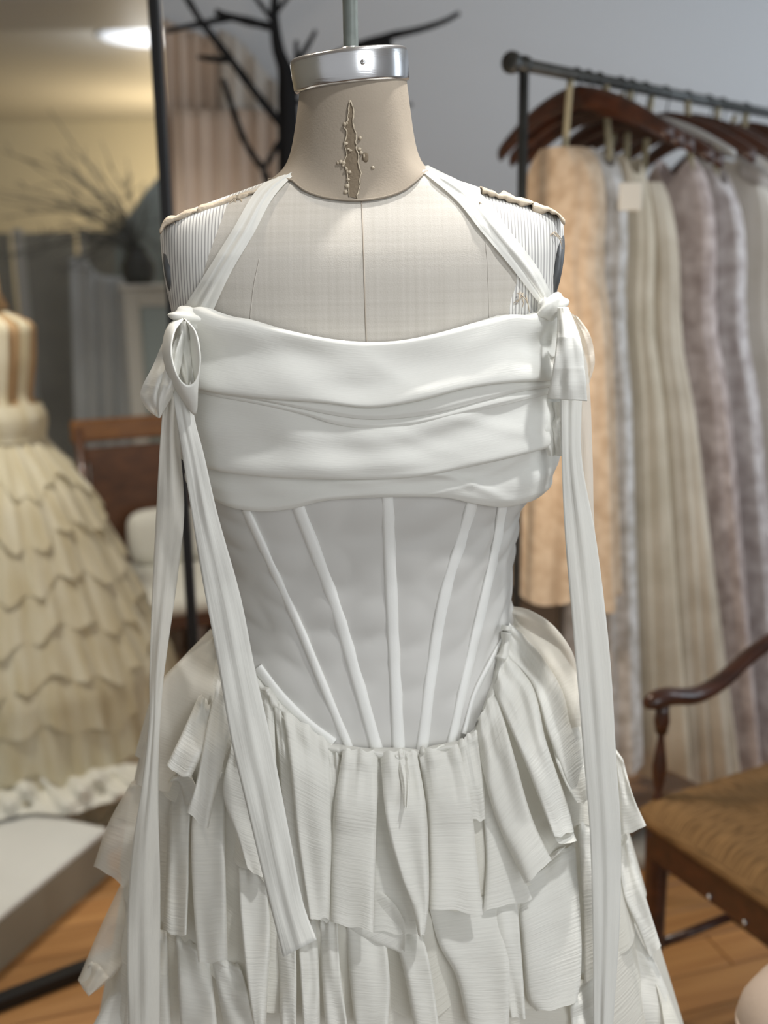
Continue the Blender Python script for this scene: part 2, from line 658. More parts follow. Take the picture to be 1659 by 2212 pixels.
tube('neck_seam', np.concatenate([bot, bot[:1]]) + np.array([0, -0.0004, 0.0005]), 0.0011, M['neck_cloth'], form, 6)


def neck_pt(px, py, lift=0.0):
    """point on the neck front under a pixel"""
    z = at(px, py, YB - na)[..., 2]
    out = []
    for x, y in zip(np.ravel(px), np.ravel(py)):
        Y = YB - 0.9 * na
        for _ in range(4):
            p = at(float(x), float(y), Y)
            tt = np.clip((nc[2] - p[2]) / (nc[2] - bot[nphi // 2][2]), 0, 1)
            f_ = 0.42 * tt + 0.10 * tt**3 + 0.48 * tt**9
            cxx = lerp(nc[0], float(prof(BODY, bot[nphi // 2][2])[0]), f_)
            aa = lerp(na, 0.062, f_)
            bfr = lerp(na * 0.98 + 0.006, YB - bot[nphi // 2][1], f_)
            dx = np.clip((p[0] - cxx) / aa, -0.98, 0.98)
            Y = YB - bfr * math.sqrt(1 - dx * dx) - lift
        out.append(at(float(x), float(y), Y))
    return np.array(out).reshape(np.shape(px) + (3,))


# torn seam: sunk brown underlayer with frayed lips and blobs of old glue
tl_ = [(757, 217), (752, 240), (750, 260), (746, 275), (748, 290), (744, 310), (748, 330), (744, 350), (750, 375), (753, 400), (754, 425)]
tr_ = [(758, 217), (764, 240), (762, 262), (764, 275), (768, 290), (770, 312), (773, 330), (775, 352), (778, 376), (777, 405), (770, 428)]
G = pix_grid(tl_, tr_, 7, 40)
G[..., 0] += RNG.normal(0, 0.7, G.shape[:2])
tear = grid('torn_seam', neck_pt(G[..., 0], G[..., 1], 0.0008), M['tear'], form)
tag(tear, 'brown torn slit down the front of the neck')
lips = []
for e in (tl_, tr_):
    p = smooth_path(e, 36)
    p[:, 0] += RNG.normal(0, 1.2, 36)
    lips.append(tube_geo(neck_pt(p[:, 0], p[:, 1], 0.0012), RNG.uniform(0.0003, 0.0009, 36), 6))
for x, y in [(745, 268), (749, 266), (747, 310), (752, 322), (757, 325), (776, 322), (780, 330), (742, 352), (736, 350), (730, 352), (755, 372),
             (752, 388), (750, 402), (747, 415), (786, 337), (778, 298), (805, 362), (741, 358), (748, 365)]:
    c = neck_pt(np.array([float(x)]), np.array([float(y)]), 0.0012)[0]
    lips.append(blob_geo(c, RNG.uniform(0.0009, 0.0022, 3), int(x), 8, 5))
v, f = merge(*lips)
gl = obj('dried_glue', v, f, M['glue'], tear)
c = neck_pt(np.array([789.0]), np.array([340.0]), 0.0006)[0]
v, f = blob_geo(c, (0.0028, 0.001, 0.004), 3, 12, 6)
obj('hole', v, f, M['tear'], tear)

# centre seam on the chest
p = smooth_path([(781, 434), (784, 500), (787, 600), (790, 700), (795, 790)], 30)
tube('centre_seam', hit(BODY, p[:, 0], p[:, 1], 0.0002), 0.0006, M['seam'], form, 6)
for e in ([(560, 560), (548, 620), (540, 690)], [(1046, 500), (1052, 560), (1056, 660), (1056, 690)]):
    p = smooth_path(e, 20)
    tube('princess_seam', hit(BODY, p[:, 0], p[:, 1], 0.0001), 0.0004, M['linen'], form, 6)

# neck cap, tilted, and the rising pole
c0 = at(757, 156, YB) + np.array([0, -0.006, 0])
tilt = Matrix.Rotation(math.radians(-5.5), 3, 'Y') @ Matrix.Rotation(math.radians(5.0), 3, 'X')
Rt = np.array(tilt)
r_, h_ = 0.0530, 0.0285
lathe('neck_cap', [(0.0, -h_ / 2), (r_ - .004, -h_ / 2), (r_ - .001, -h_ / 2 + .0008), (r_, -h_ / 2 + .003), (r_ + .0006, 0), (r_ + .0008, h_ / 2 - .004),
                   (r_ + .0002, h_ / 2 - .0015), (r_ - .002, h_ / 2), (r_ - .006, h_ / 2 - .001), (r_ - .012, h_ / 2 + .0005), (0.0, h_ / 2 + .0015)],
      M['alu'], form, 72, c0, Rt)
v, f = lathe_geo([(0.0, 0), (0.0022, 0), (0.0022, 0.0006), (0.0014, 0.0011), (0, 0.0012)], 14,
                 c0 + Rt @ np.array([0.012, -r_ + 0.0006, 0.001]), Rt @ np.array(Matrix.Rotation(math.radians(90), 3, 'X')))
obj('rivet', v, f, M['alu'], form)
pb, pt = c0 + np.array([0.001, 0, 0.012]), at(752, -240, YB)
pole_pts = smooth_path([pb, pt], 24)
pole = tube('pole', pole_pts, 0.0068 + RNG.normal(0, 0.00007, 24), M['pole'], form, 20)
lathe('pole_collar', [(0.0068, 0), (0.009, 0.001), (0.0085, 0.004), (0.0068, 0.006)], M['alu'], form, 20, c0 + Rt @ np.array([0.001, 0, h_ / 2]), Rt)

# frayed shoulder cloth and armhole plates
for nm, pts, sd in (('shoulder_rag', [(357, 490), (372, 468), (400, 459), (432, 447), (470, 437), (505, 424), (540, 412), (566, 404)], 1),
                    ('shoulder_rag', [(1036, 403), (1062, 410), (1090, 420), (1120, 428), (1150, 437), (1185, 449), (1208, 470)], 2)):
    p = smooth_path(pts, 60)
    C = at(p[:, 0], p[:, 1], YB - 0.020)
    rg = np.random.default_rng(sd)
    n = 16
    P = np.empty((60, n, 3))
    wob = np.interp(np.arange(60), np.arange(0, 60, 4), rg.normal(0, 1, 15))
    wob2 = np.interp(np.arange(60), np.arange(0, 60, 3), rg.normal(0, 1, 20))
    for j in range(n):
        s = j / (n - 1)
        a = lerp(-0.4, 3.4, s)
        rr = 0.0050 + 0.0016 * wob
        P[:, j, 0] = C[:, 0] + 0.0012 * wob2
        P[:, j, 1] = C[:, 1] - 0.030 * math.cos(a)
        P[:, j, 2] = C[:, 2] - 0.006 + rr * math.sin(a) + (0.0016 * wob2 if j in (0, 1) else 0)
    grid(nm, P, M['rag'], form, solid=0.0012)
fr = []
rg = np.random.default_rng(5)
for x, y, k in [(505, 428, 9), (520, 424, 6), (366, 478, 5), (1040, 440, 6), (1062, 414, 6), (1200, 500, 5), (1128, 634, 6), (545, 470, 4)]:
    for i in range(k):
        a = hit(BODY, np.array(float(x) + rg.normal(0, 4)), np.array(float(y) + rg.normal(0, 3)), 0.002)
        d = rg.normal(0, 0.006, 3); d[1] = -abs(d[1]) * 0.5; d[2] = -abs(d[2]) * 1.4
        fr.append(tube_geo([a, a + d * 0.5 + rg.normal(0, 0.001, 3), a + d], [0.0005, 0.0005, 0.0003], 5))
v, f = merge(*fr)
tag(obj('frayed_threads', v, f, M['rag'], form), kind='stuff')
for sgn, pts in ((-1, [(374, 512), (380, 560), (388, 620), (400, 668)]), (1, [(1203, 492), (1199, 560), (1188, 620), (1172, 668)])):
    a, b = at(*pts[0], YB), at(*pts[-1], YB)
    c = (a + b) / 2
    axis = (b - a); hl = np.linalg.norm(axis) / 2
    zax = axis / np.linalg.norm(axis)
    xax = np.array([0, 1.0, 0])
    nax = np.cross(xax, zax)
    nax *= sgn * (1 if nax[0] > 0 else -1)
    vs, fs = [], []
    n = 40
    for lay, (k, o_) in enumerate(((0.0, -0.004), (1.0, -0.004), (1.0, 0.0005), (0.93, 0.0035), (0.0, 0.004))):
        for j in range(n):
            al = 2 * math.pi * j / n
            vs.append(c + k * (math.cos(al) * zax * hl * 1.02 + math.sin(al) * xax * 0.054) + nax * o_)
    for i in range(4):
        for j in range(n):
            fs.append((i * n + j, i * n + (j + 1) % n, (i + 1) * n + (j + 1) % n, (i + 1) * n + j))
    obj('armhole_plate', vs, fs, M['plate'], form)
zmid = float(prof(BODY, zbot)[0])
tube('stand_post', [(zmid, YB, 0.02), (zmid, YB, zbot + 0.02)], 0.016, M['darkpipe'], form, 16)
lathe('stand_base', [(0.0, 0.0), (0.17, 0.0), (0.172, 0.010), (0.10, 0.022), (0.03, 0.035), (0.0, 0.035)], M['darkpipe'], form, 40, (zmid, YB, 0.0))

# ================================================================== WEDDING DRESS
dress = empty('wedding_dress', (zmid, YB, 0.0), 'white off shoulder gown with corset bodice, tied shoulder ribbons and tiered gauze ruffles', 'dress')

T0 = Edge(BODY, [(372, 775), (380, 725), (394, 684), (420, 664), (455, 676), (490, 686), (520, 690), (600, 712), (700, 732), (780, 740), (860, 738), (950, 722),
                 (1050, 695), (1100, 681), (1150, 681), (1184, 672)], .012, float(at(780, 740, YB)[2]))
T1 = Edge(BODY, [(420, 840), (470, 850), (560, 862), (700, 872), (800, 882), (900, 868), (1000, 842), (1080, 830), (1184, 824)], .018)
T1b = Edge(BODY, [(420, 842), (470, 852), (560, 866), (660, 886), (720, 898), (790, 907), (870, 904), (950, 892), (1050, 866), (1120, 848), (1184, 838)], .016)
T1c = Edge(BODY, [(425, 848), (470, 858), (560, 874), (660, 897), (720, 916), (790, 926), (870, 922), (950, 908), (1050, 884), (1120, 868), (1184, 852)], .014)
T2 = Edge(BODY, [(430, 1008), (480, 1020), (540, 1028), (640, 1035), (780, 1037), (900, 1031), (1000, 1012), (1100, 990), (1170, 972), (1184, 968)], .016)
T3 = Edge(BODY, [(445, 1070), (490, 1095), (560, 1106), (630, 1100), (700, 1083), (830, 1075), (960, 1076), (1030, 1090), (1090, 1097), (1145, 1085)], .012)


def band(name, top, bot, profile, seed, amp=0.0018, up=0.0, mat_='satin', nphi=220, fu=5, crease=()):
    """a soft fold wrapping the whole body; profile: (part of the height, distance off the body)"""
    ph = np.linspace(-math.pi, math.pi, nphi, endpoint=False)
    s = np.array([q[0] for q in profile]); o_ = np.array([q[1] for q in profile])
    k = np.linspace(0, len(s) - 1, 40)
    s, o_ = np.interp(k, np.arange(len(s)), s), np.interp(k, np.arange(len(o_)), o_)
    for _ in range(2):
        o_[1:-1] = (o_[:-2] + 2 * o_[1:-1] + o_[2:]) / 4
        s[1:-1] = (s[:-2] + 2 * s[1:-1] + s[2:]) / 4
    zt, zb = top(ph) + up, bot(ph)
    z = zt[:, None] * (1 - s[None]) + zb[:, None] * s[None]
    P_ = np.broadcast_to(ph[:, None], z.shape)
    off = o_[None] + ripple(P_ / 6.28, np.broadcast_to(s[None], z.shape), seed, amp, fu, 0.7) * np.sin(np.clip(s, 0, 1) * math.pi)[None]
    for phc, w_, sl, a_ in crease:     # diagonal pulls in the cloth
        dd = (P_ - (phc + sl * (s[None] - 0.5))) / w_
        off = off + a_ * np.exp(-dd * dd) * np.sin(np.clip(s, 0, 1) * math.pi)[None]
    P = surf(BODY, P_, z, np.maximum(off, 0.0025))
    return grid(name, P, M[mat_], dress, closed=True)


band('bodice_drape', T0, T1, [(0.0, .004), (-.012, .010), (0.0, .015), (.12, .015), (.4, .013), (.65, .017), (.85, .022), (.95, .023), (1.0, .019), (.98, .010), (.94, .005)],
     11, .0042, 0, crease=((0.16, .07, .5, .0007), (0.55, .08, -.6, .0007), (-.5, .12, .4, .0009), (0.9, .09, -.5, .0012), (-0.9, .1, .6, .0009)))
band('bodice_fold', T1, T1b, [(0, .008), (.4, .015), (.8, .0175), (1.0, .0155), (.97, .008)], 12, .0008, .010)
band('bodice_fold', T1b, T1c, [(0, .008), (.4, .013), (.8, .0155), (1.0, .014), (1.0, .009)], 13, .0008, .010)
band('bodice_drape', T1c, T2, [(0, .006), (.12, .013), (.3, .014), (.55, .015), (.8, .019), (.94, .020), (1.0, .017), (.985, .010), (.95, .004)],
     14, .0044, .010, crease=((0.35, .09, .7, .0012), (0.8, .08, .8, .0018), (-.4, .12, -.5, .0010)))
band('bodice_drape', T2, T3, [(0, .005), (.3, .010), (.6, .0125), (.88, .015), (1.0, .012), (.98, .007), (.94, .003)], 15, .0030, .012,
     crease=((0.55, .08, .9, .003), (0.75, .05, -.8, .002)))

SEAMPTS = [(462, 1372), (500, 1402), (545, 1455), (590, 1515), (640, 1566), (700, 1607), (760, 1623), (830, 1627), (900, 1625), (960, 1619),
           (1010, 1603), (1038, 1566), (1060, 1510), (1083, 1430), (1098, 1352)]
WAIST = Edge(BODY, SEAMPTS, .004)
SEAMD = smooth_path(SEAMPTS, 200)
ph = np.linspace(-math.pi, math.pi, 200, endpoint=False)
s = np.linspace(0, 1, 60)
zc = (T3(ph) + 0.02)[:, None] * (1 - s) + (WAIST(ph) - 0.004)[:, None] * s
Pp = np.broadcast_to(ph[:, None], zc.shape)
off = 0.0038 + np.abs(ripple(Pp / 6.28 * 3, np.broadcast_to(s, zc.shape) * 3, 21, .0026, 1.9, .8))
grid('corset', surf(BODY, Pp, zc, off), M['corset'], dress, closed=True)


def bone(pts, wpx, lift=0.0075):
    p = smooth_path(pts, 50)
    d = np.gradient(p, axis=0); d /= np.linalg.norm(d, axis=1)[:, None]
    nrm = np.stack([-d[:, 1], d[:, 0]], -1)
    nu = 9
    P = np.empty((nu, 50, 3))
    for i, u in enumerate(np.linspace(-1, 1, nu)):
        q = p + nrm * (u * wpx / 2)
        o_ = lerp(0.0030, lift, math.sqrt(max(0, 1 - abs(u)**2.5)))
        P[i] = hit(BODY, q[:, 0], q[:, 1], o_)
    return grid('boning_channel', P, M['bone'], dress)


bone([(530, 1100), (560, 1165), (649, 1361), (700, 1485), (758, 1625)], 21)
bone([(640, 1085), (675, 1175), (721, 1299), (775, 1480), (815, 1623)], 30)
bone([(836, 1060), (839, 1120), (846, 1309), (855, 1480), (861, 1622)], 30)
bone([(1022, 1078), (1005, 1140), (960, 1288), (932, 1450), (911, 1622)], 28)
bone([(1086, 1090), (1072, 1180), (1035, 1340), (1000, 1490), (975, 1607)], 23)
# hip panel seams, low ridges
bone([(1102, 1352), (1065, 1420), (1025, 1500), (1002, 1585)], 13, .0085)
bone([(556, 1442), (610, 1510), (660, 1560), (720, 1606)], 26, .0085)

# ---- skirt: gathered tiers running all the way round, loose flounces on top of them


def tier(name, top, hem, off0, amp, N, seed, mat_='gauze_in', ragged=0.012, nphi=520, nvv=26):
    ph = np.linspace(-math.pi, math.pi, nphi, endpoint=False)
    rg = np.random.default_rng(seed)
    p = rg.random(6) * 6.28
    wave = (np.sin(N * ph + 1.6 * np.sin(3 * ph + p[0]) + p[1]) * .6 + np.sin(1.7 * N * ph + 1.2 * np.sin(5 * ph + p[2]) + p[3]) * .3
            + np.sin(0.37 * N * ph + p[4]) * .4)
    s = np.linspace(0, 1, nvv)
    zt, zh = top(ph), hem(ph) + ragged * (np.sin(3 * ph + p[5]) * .5 + np.sin(0.9 * N * ph + p[2]) * .5)
    z = zt[:, None] * (1 - s) + zh[:, None] * s
    off = off0 * np.minimum(1, s * 5)[None] + amp * (0.25 + 0.75 * s[None]**.8) * (wave[:, None] * (0.9 + .25 * np.sin(3 * s[None] + 4 * ph[:, None])) + 0.35)
    P_ = np.broadcast_to(ph[:, None], z.shape)
    P = surf(SKIRT, P_, z, off)
    if name == 'ruffle_tier' and seed == 31:
        wb = np.clip((zt[:, None] - z) / .05, 0, 1); wb = (wb * wb * (3 - 2 * wb))[..., None]
        P = surf(BODY, P_, z, off + .004) * (1 - wb) + P * wb
    return grid(name, P, M[mat_], dress, closed=True)


HEM1 = Edge(SKIRT, [(330, 1690), (420, 1760), (520, 1850), (620, 1935), (720, 1965), (820, 1985), (920, 1980), (1040, 1955), (1140, 1915),
                    (1200, 1845), (1260, 1780), (1300, 1770)], .01)
TOP2 = Edge(SKIRT, [(330, 1600), (520, 1700), (720, 1790), (920, 1800), (1140, 1750), (1290, 1650)], .004)
HEM2 = Edge(SKIRT, [(300, 1990), (420, 2060), (540, 2160), (700, 2190), (900, 2200), (1080, 2190), (1240, 2150), (1340, 2060)], .01)
WTOP = lambda ph: WAIST(ph) + 0.001
tier1 = tier('ruffle_tier', WTOP, HEM1, .006, .0060, 17, 31)
tier2 = tier('ruffle_tier', TOP2, HEM2, .003, .0080, 15, 32)
z2 = float(np.mean(HEM2(np.linspace(-1, 1, 20))))
tier3 = tier('ruffle_tier', lambda ph: HEM2(ph) * 0 + z2 + .09, lambda ph: np.full(np.shape(ph), .40), .002, .013, 15, 33, ragged=.03)
tier('ruffle_tier', lambda ph: np.full(np.shape(ph), .46), lambda ph: np.full(np.shape(ph), .20), .004, .02, 26, 34, ragged=.02, nvv=14)
tier('ruffle_tier', lambda ph: np.full(np.shape(ph), .26), lambda ph: np.full(np.shape(ph), .02), .008, .02, 28, 35, ragged=.012, nvv=14)


def flounce(parent, Le, Re, lift0, lift1, arch, seed, mat_='gauze', hem=0.0, nu=25, nv=44, Y=None, edge=0.0, skew=0.0):
    """one hanging fold: left and right edge in the picture; rises off the skirt by lift0 at the top to lift1 at the hem"""
    G = pix_grid(Le, Re, nu, nv)
    u = np.linspace(0, 1, nu)[:, None]; v_ = np.linspace(0, 1, nv)[None]
    rg = np.random.default_rng(seed)
    if hem:   # uneven hem
        G[..., 1] += hem * (v_**3) * (np.sin(u * 5 + rg.random() * 6) * .6 + np.sin(u * 13 + rg.random() * 6) * .25)
    us = np.clip(u + skew * np.sin(u * math.pi), 0, 1)
    prof_ = (1 - np.abs(2 * us - 1)**4.5) ** 0.55
    puff = np.exp(-((v_ - .055) / .05)**2)
    G[..., 1] += (rg.normal(0, 1.0, (nu, 1)) - 6 * (1 - np.abs(2 * u - 1)**3) + 3 * np.sin(u * 17 + rg.random() * 6)) * np.exp(-v_ * 25) * (1 if Y is None else 0)
    arch = arch * .68
    if Y is None:
        lift0 = min(lift0, .012)
    off = lerp(lift0, lift1, v_**.8) + .006 * puff * (.3 + .7 * np.abs(np.sin(u * 6 + seed))) + arch * prof_ * (0.25 + 0.75 * np.minimum(1, v_ * 2.4)) + edge * np.abs(2 * u - 1)**3 \
        + ripple(np.broadcast_to(u, G.shape[:2]), np.broadcast_to(v_, G.shape[:2]), seed, arch * .34, .55, .8) + .009 * np.where(rg.random() < .5, u, 1 - u)**5 * np.minimum(1, v_ * 3)
    # gathered crease lines that fan out from the top
    off = off + arch * 0.16 * np.sin(u * (8 + 5 * rg.random()) + rg.random() * 6) * np.exp(-v_ * 3.5)
    if Y is None:
        P = hit(SKIRT, G[..., 0], G[..., 1], np.maximum(off, 0.001))
        mid = G[nu // 2, 0]
        dist = np.min(np.hypot(SEAMD[:, 0] - mid[0], SEAMD[:, 1] - mid[1]))
        if dist < 30:
            Pb = hit(BODY, G[..., 0], G[..., 1], np.maximum(off, 0.001) + .004)
            wb = np.clip((Pb[:, :1, 2] - Pb[..., 2]) / .05, 0, 1); wb = (wb * wb * (3 - 2 * wb))[..., None]
            P = Pb * (1 - wb) + P * wb
    else:
        Yb = np.interp(v_, np.linspace(0, 1, len(Y)), Y)
        P = at(G[..., 0], G[..., 1], Yb - off)
    return grid('ruffle_fold', P, M[mat_], parent)


A = .012
# second tier first (it lies under the first)
for k, (Le, Re) in enumerate([
    ([(378, 1650), (364, 1780), (358, 1898), (352, 2013)], [(420, 1650), (410, 1780), (407, 1919), (403, 2022)]),
    ([(428, 1650), (414, 1780), (416, 1919), (428, 2079)], [(490, 1650), (486, 1780), (488, 1919), (492, 2075)]),
    ([(515, 1860), (519, 1960), (530, 2090), (548, 2215)], [(572, 1870), (584, 2001), (580, 2120), (575, 2215)]),
    ([(580, 1930), (600, 2060), (606, 2225)], [(632, 1950), (640, 2080), (640, 2225)]),
    ([(640, 1990), (648, 2090), (655, 2225)], [(684, 1990), (690, 2100), (692, 2225)]),
    ([(690, 1980), (694, 2080), (703, 2225)], [(728, 1980), (735, 2090), (752, 2225)]),
    ([(748, 1980), (752, 2077), (767, 2225)], [(830, 2000), (842, 2120), (838, 2225)]),
    ([(838, 1990), (870, 2090), (895, 2225)], [(905, 1990), (930, 2090), (950, 2225)]),
    ([(925, 1950), (948, 2040), (985, 2110), (1010, 2225)], [(1080, 1930), (1100, 2080), (1100, 2225)]),
    ([(1040, 1930), (1075, 2060), (1100, 2200)], [(1115, 1920), (1128, 2080), (1136, 2200)]),
    ([(1117, 1900), (1132, 2092), (1140, 2160), (1158, 2186)], [(1242, 1820), (1256, 2023), (1254, 2120), (1246, 2168)]),
    ([(1246, 1780), (1258, 1950), (1262, 2120)], [(1300, 1780), (1310, 1950), (1320, 2100)]),
]):
    flounce(tier2, Le, Re, .001, .018, .013, 100 + k, hem=5)
for k, (Le, Re) in enumerate([
    ([(300, 2010), (280, 2110), (265, 2225)], [(360, 2010), (365, 2110), (370, 2225)]),
    ([(380, 2020), (384, 2110), (390, 2225)], [(450, 2060), (462, 2140), (470, 2225)]),
    ([(455, 2060), (470, 2140), (485, 2225)], [(520, 2090), (540, 2160), (552, 2225)]),
    ([(1230, 2150), (1232, 2190), (1235, 2225)], [(1300, 2080), (1310, 2160), (1315, 2225)]),
]):
    flounce(tier3, Le, Re, .004, .010, .012, 130 + k, hem=3)
# first tier, hanging from the waist seam
for k, (Le, Re, l0, l1, ar, sk) in enumerate([
    ([(998, 1612), (1038, 1739), (1050, 1850), (1044, 1972)], [(1040, 1590), (1092, 1760), (1120, 1860), (1150, 1940)], .006, .014, .006, 0),
    ([(590, 1512), (600, 1619), (612, 1778), (640, 1960)], [(636, 1560), (640, 1660), (660, 1800), (690, 1985)], .008, .018, .010, 0),
    ([(612, 1536), (626, 1640), (640, 1790), (668, 1982)], [(707, 1604), (716, 1711), (716, 1850), (712, 1988)], .012, .024, .014, .1),
    ([(700, 1612), (712, 1720), (700, 1850), (690, 1990)], [(733, 1622), (732, 1720), (722, 1850), (716, 1988)], .006, .012, .006, 0),
    ([(740, 1622), (722, 1740), (716, 1850), (714, 1988)], [(816, 1628), (814, 1750), (810, 1880), (806, 2016)], .012, .026, .015, 0),
    ([(700, 1900), (720, 1960), (760, 2010), (866, 2058)], [(790, 1900), (850, 1950), (876, 2000), (874, 2052)], .008, .012, .004, 0),
    ([(806, 1640), (811, 1760), (806, 1880), (803, 2014)], [(850, 1640), (868, 1780), (890, 1900), (900, 2016)], .008, .014, .003, 0),
    ([(821, 1629), (836, 1778), (868, 1898), (890, 1957), (903, 2018)], [(900, 1626), (920, 1739), (926, 1850), (926, 1960), (918, 2024)], .014, .034, .017, -.12),
    ([(852, 1628), (866, 1690), (872, 1740)], [(880, 1628), (886, 1690), (880, 1750)], .022, .034, .010, 0),
    ([(905, 1626), (922, 1745), (926, 1850), (925, 1966)], [(992, 1612), (1016, 1720), (1030, 1850), (1043, 1974)], .012, .026, .014, .1),
    ([(985, 1608), (1002, 1690), (1016, 1770)], [(1032, 1580), (1046, 1680), (1050, 1770)], .010, .014, .008, 0),
    ([(1028, 1572), (1042, 1659), (1075, 1778), (1134, 1908)], [(1070, 1486), (1110, 1630), (1150, 1770), (1192, 1862)], .008, .030, .016, 0),
    ([(1130, 1905), (1150, 1890), (1170, 1880)], [(1180, 1850), (1200, 1840), (1226, 1826)], .030, .032, .006, 0),
    ([(1066, 1490), (1098, 1563), (1138, 1657), (1196, 1806)], [(1098, 1402), (1150, 1470), (1178, 1595), (1226, 1739), (1240, 1800)], .008, .034, .016, .08),
    ([(1190, 1790), (1196, 1808), (1206, 1824)], [(1222, 1772), (1238, 1796), (1246, 1818)], .040, .036, .008, 0),
    ([(1092, 1410), (1150, 1480), (1185, 1590), (1240, 1730)], [(1101, 1346), (1151, 1391), (1213, 1485), (1257, 1595), (1268, 1695)], .005, .022, .014, 0),
    ([(1190, 1600), (1200, 1640), (1220, 1690), (1245, 1735)], [(1238, 1595), (1262, 1620), (1272, 1680), (1272, 1730)], .022, .030, .010, 0),
    ([(545, 1470), (540, 1600), (560, 1750), (580, 1890)], [(592, 1515), (596, 1640), (610, 1780), (630, 1920)], .006, .014, .010, 0),
    ([(470, 1470), (445, 1580), (424, 1690), (403, 1756)], [(508, 1500), (486, 1630), (462, 1730), (450, 1790)], .012, .030, .013, 0),
    ([(430, 1500), (395, 1580), (360, 1655)], [(456, 1530), (445, 1610), (412, 1684)], .014, .034, .013, 0),
    ([(362, 1690), (385, 1690), (400, 1745)], [(410, 1664), (420, 1690), (440, 1720)], .014, .014, .006, 0),
    ([(502, 1600), (482, 1712), (515, 1815), (533, 1880)], [(540, 1640), (560, 1760), (570, 1830), (574, 1894)], .008, .018, .012, 0),
]):
    flounce(tier1, Le, Re, l0, l1, ar, 160 + k, hem=6 if k not in (12, 14) else 2, skew=sk)
# the seam is drawn up into little puffs
rg = np.random.default_rng(9)
p = smooth_path(SEAMPTS, 360)
d = np.gradient(p, axis=0); d /= np.linalg.norm(d, axis=1)[:, None]
nrm = np.stack([-d[:, 1], d[:, 0]], -1)          # points down into the skirt
k1 = np.interp(np.arange(360), np.sort(rg.uniform(0, 359, 60)), rg.uniform(0, 1, 60))
k2 = np.interp(np.arange(360), np.sort(rg.uniform(0, 359, 45)), rg.uniform(0, 1, 45))
P = np.empty((360, 9, 3))
for j, t_ in enumerate(np.linspace(0, 1, 9)):
    q = p + nrm * ((t_ * (24 + 20 * k2) - 5 - 10 * k1)[:, None])
    P[:, j] = hit(BODY, q[:, 0], q[:, 1], 0.004 + (.007 + .012 * k1) * math.sin(math.pi * min(1, t_ * 1.15 + .05)))
grid('gathered_seam', P, M['gauze'], dress)
# side veils and outer flounces that stand away from the hips
ys = YB
flounce(tier1, [(455, 1358), (391, 1424), (345, 1477), (312, 1600), (292, 1695)], [(476, 1385), (478, 1470), (440, 1600), (372, 1715)], 0, 0, .020, 201, 'sheer', 4, Y=(.97, .93, .92, .92))
flounce(tier1, [(284, 1688), (234, 1778), (202, 1869)], [(352, 1680), (346, 1800), (272, 1918)], 0, 0, .020, 202, 'sheer', 4, Y=(.95, .93, .92))
flounce(tier2, [(263, 1905), (214, 2009), (176, 2100), (168, 2118)], [(330, 1880), (310, 2020), (250, 2105), (192, 2152)], 0, 0, .016, 203, 'sheer', 3, Y=(.95, .93, .91))
flounce(tier2, [(168, 2116), (176, 2130), (192, 2152)], [(196, 2075), (215, 2085), (236, 2110)], 0, 0, .010, 207, 'sheer', 0, Y=(.915, .905, .90), nv=16)
flounce(tier3, [(275, 2090), (235, 2150), (196, 2225)], [(345, 2050), (345, 2140), (345, 2225)], 0, 0, .014, 204, 'gauze', 3, Y=(.93, .91, .90))
flounce(tier1, [(1090, 1350), (1110, 1390), (1160, 1470), (1210, 1570)], [(1098, 1308), (1145, 1318), (1200, 1356), (1242, 1425), (1258, 1570)], 0, 0, .026, 205, 'sheer', 3, Y=(1.0, .97, .95, .93))
flounce(tier1, [(1325, 1610), (1334, 1700), (1342, 1806)], [(1346, 1640), (1368, 1720), (1396, 1784)], 0, 0, .012, 206, 'gauze', 3, Y=(.95, .94, .93))
flounce(tier2, [(1336, 1805), (1345, 1930), (1375, 2000), (1402, 2068)], [(1356, 1806), (1400, 1955), (1428, 2045)], 0, 0, .014, 208, 'gauze', 2, Y=(.95, .93, .92))
flounce(tier2, [(1330, 1790), (1340, 1815), (1345, 1828)], [(1345, 1790), (1356, 1806), (1350, 1828)], 0, 0, .006, 210, 'gauze', 1, Y=(.94, .935), nv=12)
flounce(tier3, [(1300, 1900), (1330, 2050), (1350, 2225)], [(1362, 1960), (1430, 2110), (1474, 2225)], 0, 0, .016, 209, 'gauze', 2, Y=(.95, .92, .90))
flounce(tier3, [(1390, 2062), (1420, 2140), (1436, 2225)], [(1402, 2062), (1440, 2140), (1474, 2225)], 0, 0, .010, 211, 'gauze_in', 2, Y=(.93, .91, .89))


def ribbon(name, Le, Re, Y, material, parent=None, nu=15, nv=70, arch=.004, waves=1.2, seed=0, fold=0.0, onbody=None, off=.003, solid=0.0):
    G = pix_grid(Le, Re, nu, nv)
    u = np.linspace(0, 1, nu)[:, None] * np.ones((1, nv)); v_ = np.linspace(0, 1, nv)[None] * np.ones((nu, 1))
    d = arch * np.sin(u * math.pi) + ripple(u, v_, seed, arch * .5, .9, waves)
    if fold:   # lengthwise crease
        d = d + fold * np.exp(-((u - .55) / .07)**2) - fold * .6 * np.exp(-((u - .35) / .06)**2)
    if onbody is not None:
        P = hit(onbody, G[..., 0], G[..., 1], np.maximum(off + d, .001))
    else:
        P = at(G[..., 0], G[..., 1], np.interp(v_, np.linspace(0, 1, len(Y)), Y) - d)
    return grid(name, P, material, parent or dress, solid=solid)


